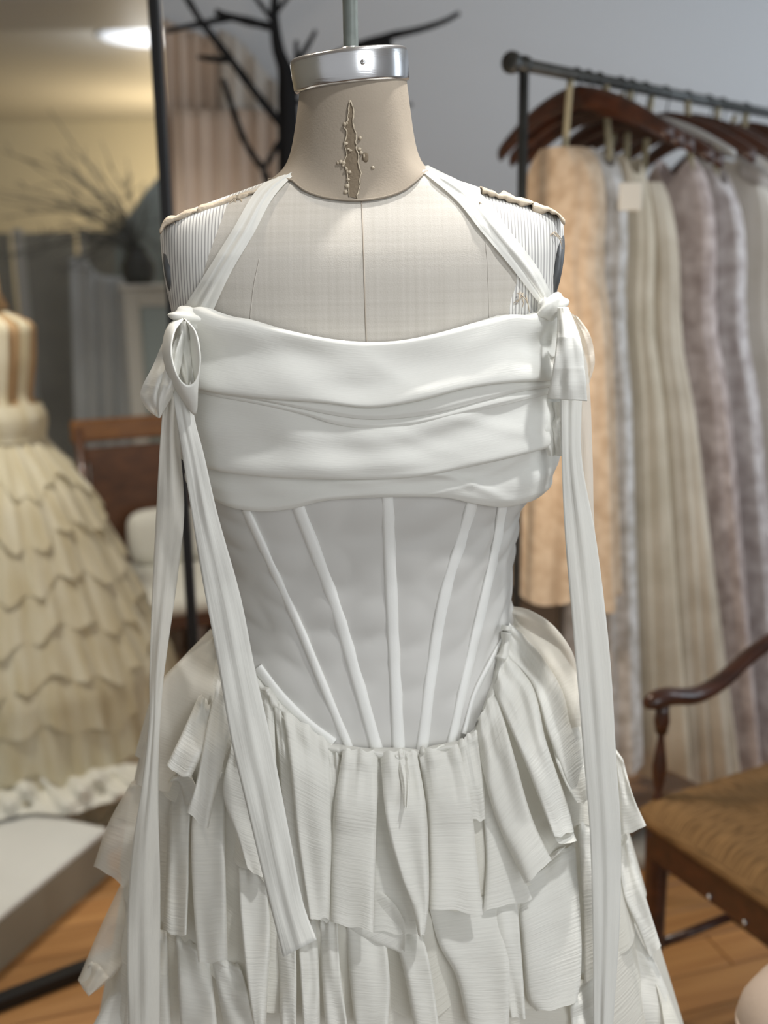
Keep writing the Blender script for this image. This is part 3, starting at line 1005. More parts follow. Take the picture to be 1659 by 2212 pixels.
# neck straps (tied behind the neck)
ribbon('neck_strap', [(618, 374), (560, 404), (500, 500), (440, 596), (392, 672)], [(648, 364), (592, 424), (545, 510), (498, 590), (456, 680)], None, M['ribbon'],
       onbody=BODY, off=.0035, fold=.0016, arch=.0015, seed=41)
ribbon('neck_strap', [(902, 362), (985, 432), (1040, 500), (1100, 572), (1166, 658)], [(925, 357), (1040, 420), (1102, 500), (1160, 576), (1197, 648)], None, M['ribbon'],
       onbody=BODY, off=.0035, fold=.0016, arch=.0015, seed=42)
zs = float(at(770, 362, YB)[2])
ph = np.linspace(math.radians(95), math.radians(265), 40)
P = np.empty((40, 6, 3))
for j in range(6):
    P[:, j] = surf(BODY, ph, np.full(40, zs - 0.004 - 0.006 * j + .012 * 0), .006)
ring = grid('neck_strap', P, M['ribbon'], dress)

# left shoulder bow


def knot(c, r, rot, seed):
    R = np.array(Matrix.Rotation(rot, 3, 'Y'))
    vs, fs = [], []
    nu, nv = 26, 16
    for i in range(nv + 1):
        th = math.pi * i / nv
        for j in range(nu):
            a = 2 * math.pi * j / nu
            d = np.array([math.sin(th) * math.cos(a), math.sin(th) * math.sin(a), math.cos(th)])
            k = 1 + .13 * math.sin(5 * th + 2.2 * math.cos(a) + seed) + .07 * math.sin(3 * a + th)
            vs.append(c + R @ (d * k * np.asarray(r)))
    for i in range(nv):
        for j in range(nu):
            fs.append((i * nu + j, i * nu + (j + 1) % nu, (i + 1) * nu + (j + 1) % nu, (i + 1) * nu + j))
    return vs, fs


bow = empty('shoulder_bow', at(400, 690, .955)); bow.parent = dress
v, f = knot(at(416, 690, .912), (.021, .013, .009), .3, 1)
obj('knot', v, f, M['satin'], bow)
# open front loop: lens shaped rim, swept back and down to a pointed end
rim = smooth_path([(396, 690), (378, 715), (370, 755), (376, 792), (390, 822), (406, 833), (421, 824), (431, 795), (432, 760), (422, 715), (398, 688)], 46)
rim2 = smooth_path([(394, 686), (366, 700), (352, 745), (360, 800), (386, 850), (421, 896), (425, 852), (418, 805), (413, 755), (408, 712), (398, 688)], 46)
k_ = np.linspace(0, 1, 12)[None, :, None]
G = rim[:, None] * (1 - k_) + rim2[:, None] * k_
Yd = lerp(.868, .888, np.linspace(0, 1, 12))[None] + .026 * np.abs(np.linspace(-1, 1, 46))[:, None]**4 * np.ones((1, 12))
grid('loop', at(G[..., 0], G[..., 1], Yd - .004 * np.sin(np.linspace(0, 1, 12) * math.pi)[None]), M['satin'], bow, solid=.0012)
ribbon('loop', [(384, 694), (381, 740), (390, 800), (400, 828)], [(410, 694), (416, 750), (416, 800), (409, 832)], (.895, .90, .895, .885), M['satin'], bow, arch=.006, seed=50)
ribbon('loop', [(395, 684), (362, 720), (330, 790), (303, 850), (316, 882), (340, 902)], [(400, 700), (392, 760), (386, 800), (374, 850), (360, 885), (343, 903)],
       (.925, .915, .91, .925), M['satin'], bow, arch=.016, seed=51)
ribbon('loop', [(398, 690), (372, 750), (350, 815), (335, 860), (342, 902)], [(404, 700), (396, 760), (384, 820), (366, 865), (346, 903)],
       (.90, .89, .89, .905), M['satin'], bow, arch=.006, seed=52)
TA_L = [(366, 780), (350, 900), (338, 1100), (328, 1300), (323, 1450), (322, 1560), (306, 1700), (284, 1850), (275, 2000), (278, 2240)]
TA_R = [(392, 780), (385, 900), (398, 1100), (383, 1250), (362, 1400), (352, 1480), (344, 1600), (342, 1750), (346, 1900), (345, 2240)]
ribbon('tail', TA_L, TA_R, (.92, .917, .908, .885, .860, .838, .810), M['ribbon_sheer'], bow, nv=110, arch=.003, seed=53, fold=.001, waves=3, solid=.0006)
TB_L = [(368, 790), (378, 880), (405, 1050), (437, 1250), (465, 1400), (500, 1600), (535, 1750), (575, 1920), (612, 2067)]
TB_R = [(408, 790), (420, 900), (440, 980), (470, 1110), (520, 1290), (550, 1440), (590, 1620), (625, 1800), (655, 1950), (684, 2030)]
ribbon('tail', TB_L, TB_R, (.898, .892, .892, .888, .872, .84, .80, .765, .735), M['ribbon'], bow, nv=120, arch=.0016, seed=54, fold=.0012, waves=4, solid=.0008)

# right shoulder bow
bow2 = empty('shoulder_bow', at(1200, 670, .955)); bow2.parent = dress
v, f = knot(at(1190, 664, .918), (.015, .010, .0095), -.55, 2)
obj('knot', v, f, M['satin'], bow2)
ribbon('loop', [(1232, 676), (1250, 730), (1258, 790), (1262, 840)], [(1248, 684), (1274, 722), (1285, 780), (1274, 826)], (.965, .965, .97), M['sheer'], bow2, arch=.010, seed=61)
ribbon('loop', [(1206, 664), (1203, 740), (1194, 800), (1183, 861)], [(1226, 664), (1252, 730), (1262, 800), (1268, 866)], (.905, .885, .88, .885), M['satin'], bow2, arch=.007, seed=62, fold=.0007, solid=.0015)
ribbon('loop', [(1190, 862), (1195, 800), (1205, 740), (1212, 690)], [(1266, 866), (1260, 800), (1250, 740), (1236, 690)], (.925, .935, .94, .94), M['satin'], bow2, arch=-.003, seed=63)
TC_L = [(1212, 690), (1211, 820), (1213, 985), (1220, 1150), (1235, 1330), (1250, 1500), (1262, 1650), (1274, 1800), (1280, 2000), (1282, 2240)]
TC_R = [(1236, 690), (1256, 800), (1256, 985), (1285, 1150), (1305, 1300), (1320, 1450), (1331, 1640), (1341, 1800), (1338, 2000), (1322, 2240)]
TD_L = [(1222, 700), (1234, 820), (1240, 985), (1250, 1150), (1270, 1300)]
TD_R = [(1244, 700), (1270, 800), (1280, 985), (1285, 1150), (1306, 1310)]
ribbon('tail', TD_L, TD_R, (.93, .928, .925, .915), M['ribbon_sheer'], bow2, nv=60, arch=.004, seed=65)
ribbon('tail', TC_L, TC_R, (.912, .91, .905, .895, .88, .865, .85, .83, .81), M['ribbon'], bow2, nv=120, arch=.0016, seed=64, fold=.0015, waves=4, solid=.0008)
for k, (Le, Re) in enumerate([([(1172, 868), (1170, 930), (1182, 984)], [(1192, 868), (1196, 930), (1199, 986)]),
                              ([(1190, 868), (1192, 930), (1198, 984)], [(1214, 868), (1214, 930), (1215, 986)])]):
    ribbon('side_pleat', Le, Re, (.93, .92, .925), M['satin'], dress, arch=.006, seed=70 + k, nv=24)
for r_ in (bow, bow2):
    settle(r_)
settle(form); settle(dress)
for r_ in (bow, bow2):
    r_.matrix_parent_inverse = Matrix.Translation(-dress.location)
#BACKGROUND
# ================================================================== ROOM
CEIL = 2.38
M['wall'] = mat('grey_white_paint', (0.60, 0.61, 0.625), 0.9, bump=0.05, bscale=120)
M['wall_cream'] = mat('cream_paint', (0.66, 0.635, 0.54), 0.9)
M['ceil'] = mat('ceiling_paint', (0.58, 0.57, 0.54), 0.55)
M['floor_base'] = mat('floor_base', (0.16, 0.09, 0.045), 0.6)


def wood(name, c1, c2, rough=0.4, scale=(3, 60, 60), rnd=True, coat=0.0):
    m = mat(name, c1, rough, coat=coat)
    nt = m.node_tree
    N, L = nt.nodes, nt.links
    tc = N.new('ShaderNodeTexCoord')
    mp = N.new('ShaderNodeMapping'); mp.inputs['Scale'].default_value = scale
    L.new(tc.outputs['Object'], mp.inputs[0])
    nz = N.new('ShaderNodeTexNoise'); nz.inputs['Scale'].default_value = 1.0; nz.inputs['Detail'].default_value = 5
    nz.noise_dimensions = '4D'
    L.new(mp.outputs[0], nz.inputs['Vector'])
    oi = N.new('ShaderNodeObjectInfo')
    mu = N.new('ShaderNodeMath'); mu.operation = 'MULTIPLY'; mu.inputs[1].default_value = 40
    L.new(oi.outputs['Random'], mu.inputs[0]); L.new(mu.outputs[0], nz.inputs['W'])
    rp = N.new('ShaderNodeValToRGB')
    rp.color_ramp.elements[0].position, rp.color_ramp.elements[1].position = 0.3, 0.7
    rp.color_ramp.elements[0].color = (*c2, 1); rp.color_ramp.elements[1].color = (*c1, 1)
    L.new(nz.outputs['Fac'], rp.inputs[0])
    hv = N.new('ShaderNodeHueSaturation')
    mr = N.new('ShaderNodeMapRange'); mr.inputs[3].default_value, mr.inputs[4].default_value = 0.8, 1.15
    if rnd:
        L.new(oi.outputs['Random'], mr.inputs[0]); L.new(mr.outputs[0], hv.inputs['Value'])
    L.new(rp.outputs[0], hv.inputs['Color'])
    L.new(hv.outputs[0], N['Principled BSDF'].inputs['Base Color'])
    return m


M['plank'] = wood('oak_plank', (0.50, 0.26, 0.095), (0.33, 0.15, 0.05), 0.38, (2.5, 40, 40), coat=.15)
M['mahogany'] = wood('mahogany', (0.075, 0.022, 0.009), (0.028, 0.009, 0.005), 0.3, (6, 40, 40), rnd=False, coat=.3)
M['darkwood'] = wood('dark_chair_wood', (0.13, 0.055, 0.025), (0.06, 0.026, 0.014), 0.35, (6, 40, 40), rnd=False, coat=.2)
M['orangewood'] = wood('orange_chair_wood', (0.22, 0.092, 0.022), (0.14, 0.055, 0.015), 0.35, (6, 40, 40), rnd=False, coat=.2)
M['rush'] = mat('woven_rush', (0.36, 0.215, 0.095), 0.75, bump=0.8, bscale=1.0, stretch=(25, 260, 260), color2=(0.20, 0.115, 0.05), vscale=1.0)


def struct(o):
    o['kind'] = 'structure'
    return o


wr = box('wall_right', (2.9, 2.6, CEIL / 2), (.12, 7.4, CEIL), M['wall']); struct(wr)
struct(box('wall_back', (1.06, 3.77, CEIL / 2), (3.56, .14, CEIL), M['wall']))
struct(box('wall_far', (-1.6, 7.27, CEIL / 2), (4.6, .14, CEIL), M['wall_cream']))
struct(box('wall_left', (-3.5, 3.0, CEIL / 2), (.12, 8.4, CEIL), M['wall_cream']))
struct(box('ceiling', (-0.3, 3.0, CEIL + .06), (6.6, 8.7, .12), M['ceil']))
struct(box('trim_1', (-2.1, 4.05, CEIL - .035), (2.7, .5, .07), M['ceil'], bev=.008))
struct(box('baseboard_back', (1.06, 3.69, .06), (3.56, .02, .12), M['wall'], bev=.004))
floor = struct(box('floor', (-0.3, 3.0, -.035), (6.6, 8.7, .03), M['floor_base']))
ang = math.radians(17)
ca, sa = math.cos(ang), math.sin(ang)
PLANKS = {}
rows_n = 0
for r in range(-14, 44):
    y_ = r * 0.092
    x_ = -4.0 + (r * 0.37) % 1.1
    while x_ < 3.2:
        cx_, cy_ = x_ + .55, y_
        wx, wy = ca * cx_ - sa * cy_, sa * cx_ + ca * cy_
        q = np.array([wx, wy, 0]) - CAM
        dep = q @ _f
        inview = 0.9 < dep < 3.7 and abs(q @ _r) < 0.42 * dep + .75 and -2.4 < wx < 2.3 and wy > .9
        if inview:
            if 'm' not in PLANKS:
                v, f = box_geo((0, 0, -.0095), (1.096, .0895, .019), None, .0018)
                o = obj('plank', v, f, M['plank'], floor, smooth=False)
                fix_normals(o)
                PLANKS['m'] = o
            else:
                o = PLANKS['m'].copy(); COL.objects.link(o); o.parent = floor
            o.location = (wx, wy, 0)
            o.rotation_euler = (0, 0, ang)
            rows_n += 1
        x_ += 1.1

# glowing disc put in for a ceiling reflection; warm lamps of the far room
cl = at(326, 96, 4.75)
lt = empty('ceiling_reflection_disc', (cl[0], 4.75, CEIL), 'flat glowing disc standing in for a light reflection on the ceiling by the black post', 'ceiling reflection')
M['ceil_glow'] = mat('ceiling_reflection', (0.9, 0.93, 1.0), 0.4, emit=(0.86, 0.93, 1.0, 0.30))  # emission imitates a reflected glow on the ceiling paint
lathe('disc_rim', [(0, CEIL), (.235, CEIL), (.235, CEIL - .003), (.225, CEIL - .006), (0, CEIL - .006)], M['ceil'], lt, 32, (cl[0], 4.75, 0))
lathe('glow_disc', [(.225, CEIL - .006), (.20, CEIL - .010), (.15, CEIL - .013), (.08, CEIL - .015), (0, CEIL - .016)], M['ceil_glow'], lt, 32, (cl[0], 4.75, 0))
point('added_halo', (cl[0], 4.75, CEIL - .16), 2.2, .1, (.88, .94, 1.0))  # added point light, spreads a soft halo round the disc
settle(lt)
point('far_room_lamp', (-1.15, 6.3, 1.75), 22, .12, (1.0, .79, .48))
point('rack_lamp', (0.06, 1.72, 1.22), 5, .06, (1.0, .80, .60))

# ================================================================== LEFT SIDE
# black clothes rack frame: post, foot bar, top bar
pp = at(350, 300, 1.95)
px_, py_ = pp[0], 1.95
rack0 = empty('rack_frame', (px_, py_, 0), 'slim black steel rack frame with a tall post and long foot bar', 'clothes rack')
box('post', (px_, py_, 1.06), (.019, .019, 2.10), M['black'], rack0, bev=.002)
fa, fb = at_z(-60, 2188, .014), np.array([px_, py_, .014])
d_ = fb - fa; L_ = np.linalg.norm(d_); a_ = math.atan2(d_[1], d_[0])
Rz = np.array(Matrix.Rotation(a_, 3, 'Z'))
box('foot_bar', (fa + fb) / 2 + d_ * .02, (L_ * 1.12, .03, .028), M['black'], rack0, Rz, .003)
box('top_bar', (fa + fb) / 2 + np.array([0, 0, 2.10]), (L_ * 1.05, .019, .019), M['black'], rack0, Rz, .002)
box('post', fa + d_ * .02 + np.array([0, 0, 1.05]), (.019, .019, 2.08), M['black'], rack0, Rz, .002)
settle(rack0)

# black branch shaped display tree
YT = 3.15
tree = empty('display_tree', (at(620, 600, YT)[0], YT, 0), 'black leafless branch shaped display tree standing against the grey wall', 'display tree')


def branch(name, pts, r0, r1, parent, y0=YT, dy=0.0):
    p = smooth_path(pts, max(12, 5 * len(pts)))
    k = np.linspace(0, 1, len(p))
    P = at(p[:, 0], p[:, 1], y0 + dy * k)
    rg = np.random.default_rng(int(p[0][0] + 7 * p[-1][1]) % 9999)
    return tube(name, P, (r0 + (r1 - r0) * k) * (1 + .08 * rg.normal(0, 1, len(p))), M['blackwood'], parent, 9)


tp = smooth_path([(600, -60), (592, 20), (594, 60), (602, 110), (616, 150), (621, 200), (623, 300), (624, 420)], 40)
Pt = at(tp[:, 0], tp[:, 1], YT)
low = np.array([[Pt[-1][0], YT, z] for z in np.linspace(Pt[-1][2] - .1, .02, 12)])
rad = np.concatenate([np.interp(np.linspace(0, 1, 40), [0, .25, .4, .55, 1], [.008, .015, .02, .030, .032]), np.full(12, .034)])
tube('trunk', np.concatenate([Pt, low]), rad, M['blackwood'], tree, 14)
lathe('tree_base', [(0, 0), (.2, 0), (.2, .012), (.05, .03), (0, .03)], M['blackwood'], tree, 32, (Pt[-1][0], YT, 0))
for pts, r0, r1, dy in [
    ([(596, 60), (545, 48), (497, 36), (465, 25)], .013, .009, -.05),
    ([(500, 37), (430, 52), (358, 67)], .010, .006, -.1),
    ([(612, 275), (605, 266), (557, 207), (497, 127), (433, 44), (400, -10)], .013, .009, -.2),
    ([(497, 128), (470, 128), (428, 123)], .010, .007, -.05),
    ([(620, 300), (605, 305), (585, 340), (567, 366)], .009, .007, -.1),
    ([(590, 440), (580, 400), (567, 366), (533, 314), (509, 255), (481, 171)], .010, .008, -.15),
    ([(594, 50), (575, 25), (550, -8)], .008, .006, -.1),
    ([(594, 30), (608, 12), (624, -8)], .008, .006, 0),
    ([(640, 150), (640, 110), (640, 88)], .008, .006, 0),
    ([(634, 150), (650, 122), (668, 92), (682, 66)], .010, .006, -.05),
    ([(622, 205), (690, 150), (760, 110), (800, 98), (846, 92)], .020, .019, -.05),
    ([(770, 100), (820, 84), (850, 76), (905, 64), (960, 46), (993, 28)], .012, .007, -.05),
    ([(624, 222), (650, 221), (668, 220)], .008, .006, 0),
    ([(622, 292), (650, 284), (700, 260), (800, 235), (890, 226)], .010, .006, 0),
]:
    branch('branch', pts, r0, r1, tree, dy=dy)
settle(tree)

# hanging blush cloth between the post and the tree
M['blush'] = mat('blush_cloth', (0.72, 0.58, 0.47), 0.85, bump=0.25, bscale=30, vary=.12, vscale=5, transl=.15)
M['palegrey'] = mat('pale_grey_cloth', (0.66, 0.61, 0.55), 0.85, vary=.1, vscale=6, transl=.15)


def hung_cloth(name, tops, bots, Y, material, waves, amp, seed, label, cat, nu=90, nv=40):
    """vertical cloth between a top line and a bottom line of the picture"""
    T, B_ = smooth_path(tops, nu), smooth_path(bots, nu)
    T, B_ = at(T[:, 0], T[:, 1], Y), at(B_[:, 0], B_[:, 1], Y)
    B_[:, 2] = .006
    v_ = np.linspace(0, 1, nv)[None, :, None]
    P = T[:, None] * (1 - v_) + B_[:, None] * v_
    u = np.linspace(0, 1, nu)[:, None]
    rg = np.random.default_rng(seed); p = rg.random(4) * 6.28
    P[..., 1] += amp * (np.sin(u * waves * 6.28 + p[0]) + .5 * np.sin(u * waves * 2.3 * 6.28 + p[1] + v_[..., 0] * 2)) * (.4 + .6 * v_[..., 0])
    o = grid(name, P, material, solid=.002)
    return tag(o, label, cat)


hung_cloth('hanging_cloth', [(352, 40), (420, 70), (480, 90)], [(360, 1000), (430, 1000), (500, 1000)], 3.58, M['blush'], 4, .020, 1,
           'peach blush cloth hanging on the wall next to the black post', 'cloth')
hung_cloth('hanging_cloth', [(470, 60), (520, 90), (570, 150), (625, 210)], [(480, 1000), (560, 1000), (625, 1000)], 3.52, M['palegrey'], 3, .022, 2,
           'pale beige cloth hanging slantwise behind the black branches', 'cloth')
hung_cloth('hanging_cloth', [(370, 232), (450, 238), (540, 236), (612, 250)], [(375, 900), (450, 900), (540, 900), (610, 900)], 3.46, M['blush'], 6, .018, 3,
           'long peach blush gown cloth with straight top edge hanging low behind the black branches', 'cloth')

# grey folding screen at the back of the far room
M['screen'] = mat('grey_screen_cloth', (0.36, 0.37, 0.355), 0.9, vary=.2, vscale=3)
M['screen_l'] = mat('pale_screen_frame', (0.50, 0.52, 0.53), 0.7)
scr = empty('folding_screen', (-1.9, 5.9, 0), 'grey folding screen with pale uprights behind the dried branches', 'folding screen')
xs = [at(q, 600, 5.9)[0] for q in (-220, -90, 40, 168, 290, 420)]
zt_ = float(at(170, 492, 5.9)[2])
for i in range(5):
    x0, x1 = xs[i], xs[i + 1]
    ya, yb = 5.9 + (.12 if i % 2 else 0), 5.9 + (0 if i % 2 else .12)
    a_ = math.atan2(yb - ya, x1 - x0)
    Rz = np.array(Matrix.Rotation(a_, 3, 'Z'))
    c = np.array([(x0 + x1) / 2, (ya + yb) / 2, zt_ / 2])
    box('screen_panel', c, (math.hypot(x1 - x0, yb - ya) - .07, .02, zt_ - .04), M['screen'], scr, Rz, .004)
    box('upright', (x0 + .02, ya, zt_ / 2), (.06, .035, zt_), M['screen_l'], scr, Rz, .004)
settle(scr)
# pale drapes
M['tealgrey'] = mat('teal_grey_drape', (0.33, 0.37, 0.36), 0.9, vary=.1, vscale=4)
M['paledrape'] = mat('pale_grey_drape', (0.62, 0.65, 0.66), 0.9, vary=.12, vscale=4)
hung_cloth('drape', [(248, 520), (285, 455), (330, 395), (370, 350)], [(246, 900), (290, 900), (330, 900), (370, 900)], 5.3, M['tealgrey'], 3, .02, 4,
           'teal grey drape rising to a peak beside the black post', 'drape')
hung_cloth('drape', [(152, 560), (180, 552), (210, 590), (275, 600)], [(150, 935), (185, 935), (225, 935), (280, 935)], 5.0, M['paledrape'], 3, .025, 5,
           'pale grey blue drape hanging left of the white cabinet', 'drape')

# white cabinet with glass door
M['whitepaint'] = mat('white_paint', (0.72, 0.71, 0.66), 0.5)
M['glass'] = mat('cabinet_glass', (0.34, 0.40, 0.38), 0.08, coat=.5)
cabY = 4.6
ca_, cb_ = at(265, 615, cabY), at(480, 615, cabY)
cw = cb_[0] - ca_[0]; ch = float(ca_[2]); cxm = (ca_[0] + cb_[0]) / 2
cab = empty('display_cabinet', (cxm, cabY + .15, 0), 'white painted display cabinet with a framed glass door', 'cabinet')
box('body', (cxm, cabY + .17, ch / 2 + .02), (cw - .01, .30, ch - .06), M['whitepaint'], cab, bev=.006)
box('cabinet_top', (cxm, cabY + .15, ch - .012), (cw + .03, .36, .024), M['whitepaint'], cab, bev=.006)
st = .070
box('stile', (ca_[0] + st / 2, cabY, ch / 2 + .02), (st, .03, ch - .08), M['whitepaint'], cab, bev=.004)
box('stile', (cb_[0] - st / 2, cabY, ch / 2 + .02), (st, .03, ch - .08), M['whitepaint'], cab, bev=.004)
box('rail', (cxm, cabY, ch - .06), (cw - 2 * st, .03, .07), M['whitepaint'], cab, bev=.004)
box('rail', (cxm, cabY, .09), (cw - 2 * st, .03, .10), M['whitepaint'], cab, bev=.004)
box('glass_pane', (cxm, cabY + .008, ch / 2 + .02), (cw - 2 * st, .008, ch - .2), M['glass'], cab)
for sx in (-1, 1):
    for sy in (0, 1):
        box('foot', (cxm + sx * (cw / 2 - .04), cabY + .06 + sy * .22, .025), (.05, .05, .05), M['whitepaint'], cab, bev=.004)
settle(cab)

# dried branches in a vase on the cabinet
M['twig'] = mat('grey_twig', (0.16, 0.165, 0.16), 0.9)
M['vase'] = mat('dark_grey_vase', (0.07, 0.075, 0.075), 0.5)
vb = np.array([at(300, 600, cabY + .15)[0], cabY + .15, ch + .0005])
br = empty('dried_branches', vb, 'spray of dry grey branches in a dark vase on the white cabinet', 'branches')
lathe('vase', [(0, 0), (.055, 0), (.075, .04), (.078, .08), (.05, .13), (.036, .15), (.042, .165), (.034, .165), (.03, .14), (0, .135)], M['vase'], br, 28, vb)
rg = np.random.default_rng(21)
vt = vb + np.array([0, 0, .15])
ends = [(0, 325), (30, 400), (75, 360), (120, 330), (150, 300), (190, 350), (235, 355), (265, 390), (0, 470), (-40, 420), (20, 520), (60, 560), (120, 430),
        (215, 420), (190, 600), (220, 560), (340, 540), (130, 590), (310, 470), (250, 430), (100, 500), (-30, 560), (160, 420), (60, 450), (180, 520), (240, 470)]
for i, (x, y) in enumerate(ends):
    e = at(x, y, cabY + .1 + rg.uniform(-.15, .3))
    midp = vt * .55 + e * .45 + np.array([0, 0, .07]) + rg.normal(0, .02, 3)
    P = smooth_path([vt - np.array([0, 0, .1]), vt + (midp - vt) * .3 + np.array([0, 0, .03]), midp, e], 14)
    geos = [tube_geo(P, np.linspace(.0055, .0018, 14), 5)]
    for k in range(5):
        b0 = P[4 + 2 * k]
        dd = (e - vt) / np.linalg.norm(e - vt) * rg.uniform(.06, .16) + rg.normal(0, .05, 3)
        geos.append(tube_geo([b0, b0 + dd * .5 + rg.normal(0, .006, 3), b0 + dd], [.003, .0022, .0012], 4))
    v, f = merge(*geos)
    obj('twig', v, f, M['twig'], br)
settle(br)

# dark chair with a white cushion seat
ch1 = empty('wooden_chair', (-.72, 3.2, 0), 'dark wooden side chair with orange top rail and white upholstered seat behind the left ribbon', 'chair')
fwd = np.array([.40, -.92, 0.0]); fwd /= np.linalg.norm(fwd)
side = np.array([-fwd[1], fwd[0], 0])
Rc = np.array([side, -fwd, [0, 0, 1]]).T          # local x = side, local y = back
bk = np.array([at(318, 1000, 3.36)[0], 3.36, 0])
zr = float(at(260, 903, 3.36)[2])
DZ = -.075


def L2W(x, y, z):
    return bk + Rc @ np.array([x, y, z])


hw = .21
for sx in (-1, 1):
    tube('back_post', [L2W(sx * hw * .92, .03, 0), L2W(sx * hw * .96, .0, .45), L2W(sx * hw, .03, zr - .02)], [.016, .019, .016], M['darkwood'], ch1, 10)
    tube('leg', [L2W(sx * hw * 1.0, -.42, 0), L2W(sx * hw * 1.0, -.42, .25), L2W(sx * hw * 1.0, -.42, .355)], [.012, .017, .021], M['darkwood'], ch1, 10)
box('top_rail', L2W(0, .03, zr - .035), (2 * hw + .05, .024, .075), M['orangewood'], ch1, Rc, .008)
box('back_rail', L2W(0, .025, zr - .115), (2 * hw - .03, .02, .05), M['darkwood'], ch1, Rc, .004)
box('back_rail', L2W(0, .01, .47), (2 * hw - .03, .02, .05), M['darkwood'], ch1, Rc, .004)
box('splat', L2W(-.06, .018, (zr + .38) / 2), (.25, .012, zr - .60), M['darkwood'], ch1, Rc, .003)
box('slat', L2W(.135, .018, (zr + .38) / 2), (.035, .012, zr - .60), M['darkwood'], ch1, Rc, .003)
box('seat_rail', L2W(0, -.20, .34), (2 * hw + .02, .46, .05), M['darkwood'], ch1, Rc, .006)
M['upholstery'] = mat('white_upholstery', (0.66, 0.65, 0.58), 0.85, bump=.1, bscale=200)
n = 36
vs, fs = [], []
for k, (sc_, z) in enumerate(((.0, .365), (.98, .365), (1.03, .377), (1.03, .405), (.95, .425), (.75, .437), (.4, .445), (0, .447))):
    for j in range(n):
        a_ = 2 * math.pi * j / n
        c_, s_ = math.cos(a_), math.sin(a_)
        x = abs(c_)**.45 * math.copysign(1, c_) * (hw + .01) * sc_; y = abs(s_)**.55 * math.copysign(1, s_) * .24 * sc_ - .205
        vs.append(L2W(x, y, z))
for i in range(7):
    for j in range(n):
        fs.append((i * n + j, i * n + (j + 1) % n, (i + 1) * n + (j + 1) % n, (i + 1) * n + j))
obj('seat_cushion', vs, fs, M['upholstery'], ch1)
settle(ch1)
v, f = [], []
cu = L2W(.03, -.10, .535)
vs, fs = [], []
for i in range(13):
    th = math.pi * i / 12
    for j in range(24):
        a_ = 2 * math.pi * j / 24
        d = np.array([math.sin(th) * math.cos(a_), math.cos(th), math.sin(th) * math.sin(a_)])
        d = np.sign(d) * np.abs(d)**np.array([.5, .8, .5])
        vs.append(cu + Rc @ (d * np.array([.13, .045, .095])))
for i in range(12):
    for j in range(24):
        fs.append((i * 24 + j, i * 24 + (j + 1) % 24, (i + 1) * 24 + (j + 1) % 24, (i + 1) * 24 + j))
tag(obj('cushion', vs, fs, M['upholstery']), 'plump white cushion propped on the dark wooden chair', 'cushion')

# ---- cream gown on a second form, its platform and train
YL = 2.66
cxl = float(at(-16, 945, YL)[0])
M['cream'] = mat('cream_gauze', (0.76, 0.72, 0.57), 0.8, bump=.3, bscale=1.0, stretch=(30, 5, 1), coords='UV', transl=.2, color2=(.62, .55, .37), vscale=1.0)
M['nude'] = mat('nude_lining', (0.46, 0.31, 0.17), 0.8, vary=.1, vscale=20)
prow = [(640, 40), (668, 52), (700, 117), (775, 111), (856, 96), (900, 112), (922, 110), (945, 104), (1010, 150), (1062, 186), (1140, 220), (1237, 258), (1328, 295),
        (1424, 338), (1560, 352), (1700, 362)]
zz = np.array([at(-16, y, YL)[2] for y, w in prow])[::-1]
aa = np.array([w / 2200 * YL * 1.03 for y, w in prow])[::-1]


def LP(phi, z, off=0.0):
    a_ = np.interp(z, zz, aa) + off
    dy_ = a_ * np.interp(z, [0, .8, 1.0, 1.3], [.9, .85, .75, .62])
    return np.stack([cxl + a_ * np.sin(phi), YL - dy_ * np.cos(phi), z * np.ones_like(phi)], -1)


fm2 = empty('dress_form', (cxl, YL, 0), 'nude covered dress form under the cream gown at the far left', 'dress form')
ph = np.linspace(-math.pi, math.pi, 60, endpoint=False)
z_ = np.linspace(.75, zz[-1] - .004, 40)
grid('torso', LP(np.broadcast_to(ph[:, None], (60, 40)), np.broadcast_to(z_, (60, 40)), -.006), M['nude'], fm2, closed=True)
lathe('neck', [(.075, zz[-1] - .03), (.055, zz[-1] + .01), (.05, zz[-1] + .09), (0, zz[-1] + .09)], M['nude'], fm2, 28, (cxl, YL, 0))
tube('stand_post', [(cxl, YL, .02), (cxl, YL, .8)], .015, M['darkpipe'], fm2, 12)
lathe('stand_base', [(0, 0), (.15, 0), (.15, .015), (.03, .03), (0, .03)], M['darkpipe'], fm2, 28, (cxl, YL, 0))
settle(fm2)
gown0 = empty('ruffled_gown', (cxl, YL, 0), 'cream tiered ruffle gown with laced nude bodice at the far left', 'dress')
zb0 = float(at(-16, 870, YL)[2]); zw = float(at(-16, 940, YL)[2])
for i, (p0, p1) in enumerate(((-.10, .10), (.42, .62), (.85, 1.10), (-.62, -.42))):
    t_ = np.linspace(0, 1, 8)[:, None]
    zv = np.linspace(zw, zz[-2] - .005, 24)[None]
    phi = p0 + (p1 - p0) * t_ + .25 * (zv - zw) * np.sign(p0 + .01)
    grid('bodice_strap', LP(phi, np.broadcast_to(zv, phi.shape), .006), M['cream'], gown0)
zs0 = np.linspace(zw - .01, zb0, 10)
Pp = np.broadcast_to(ph[:, None], (60, 10))
grid('waistband', LP(Pp, np.broadcast_to(zs0, Pp.shape), .008), M['cream'], gown0, closed=True)
zedge = np.linspace(zw + .01, .06, 9)
ph2 = np.linspace(-math.pi, math.pi, 200, endpoint=False)
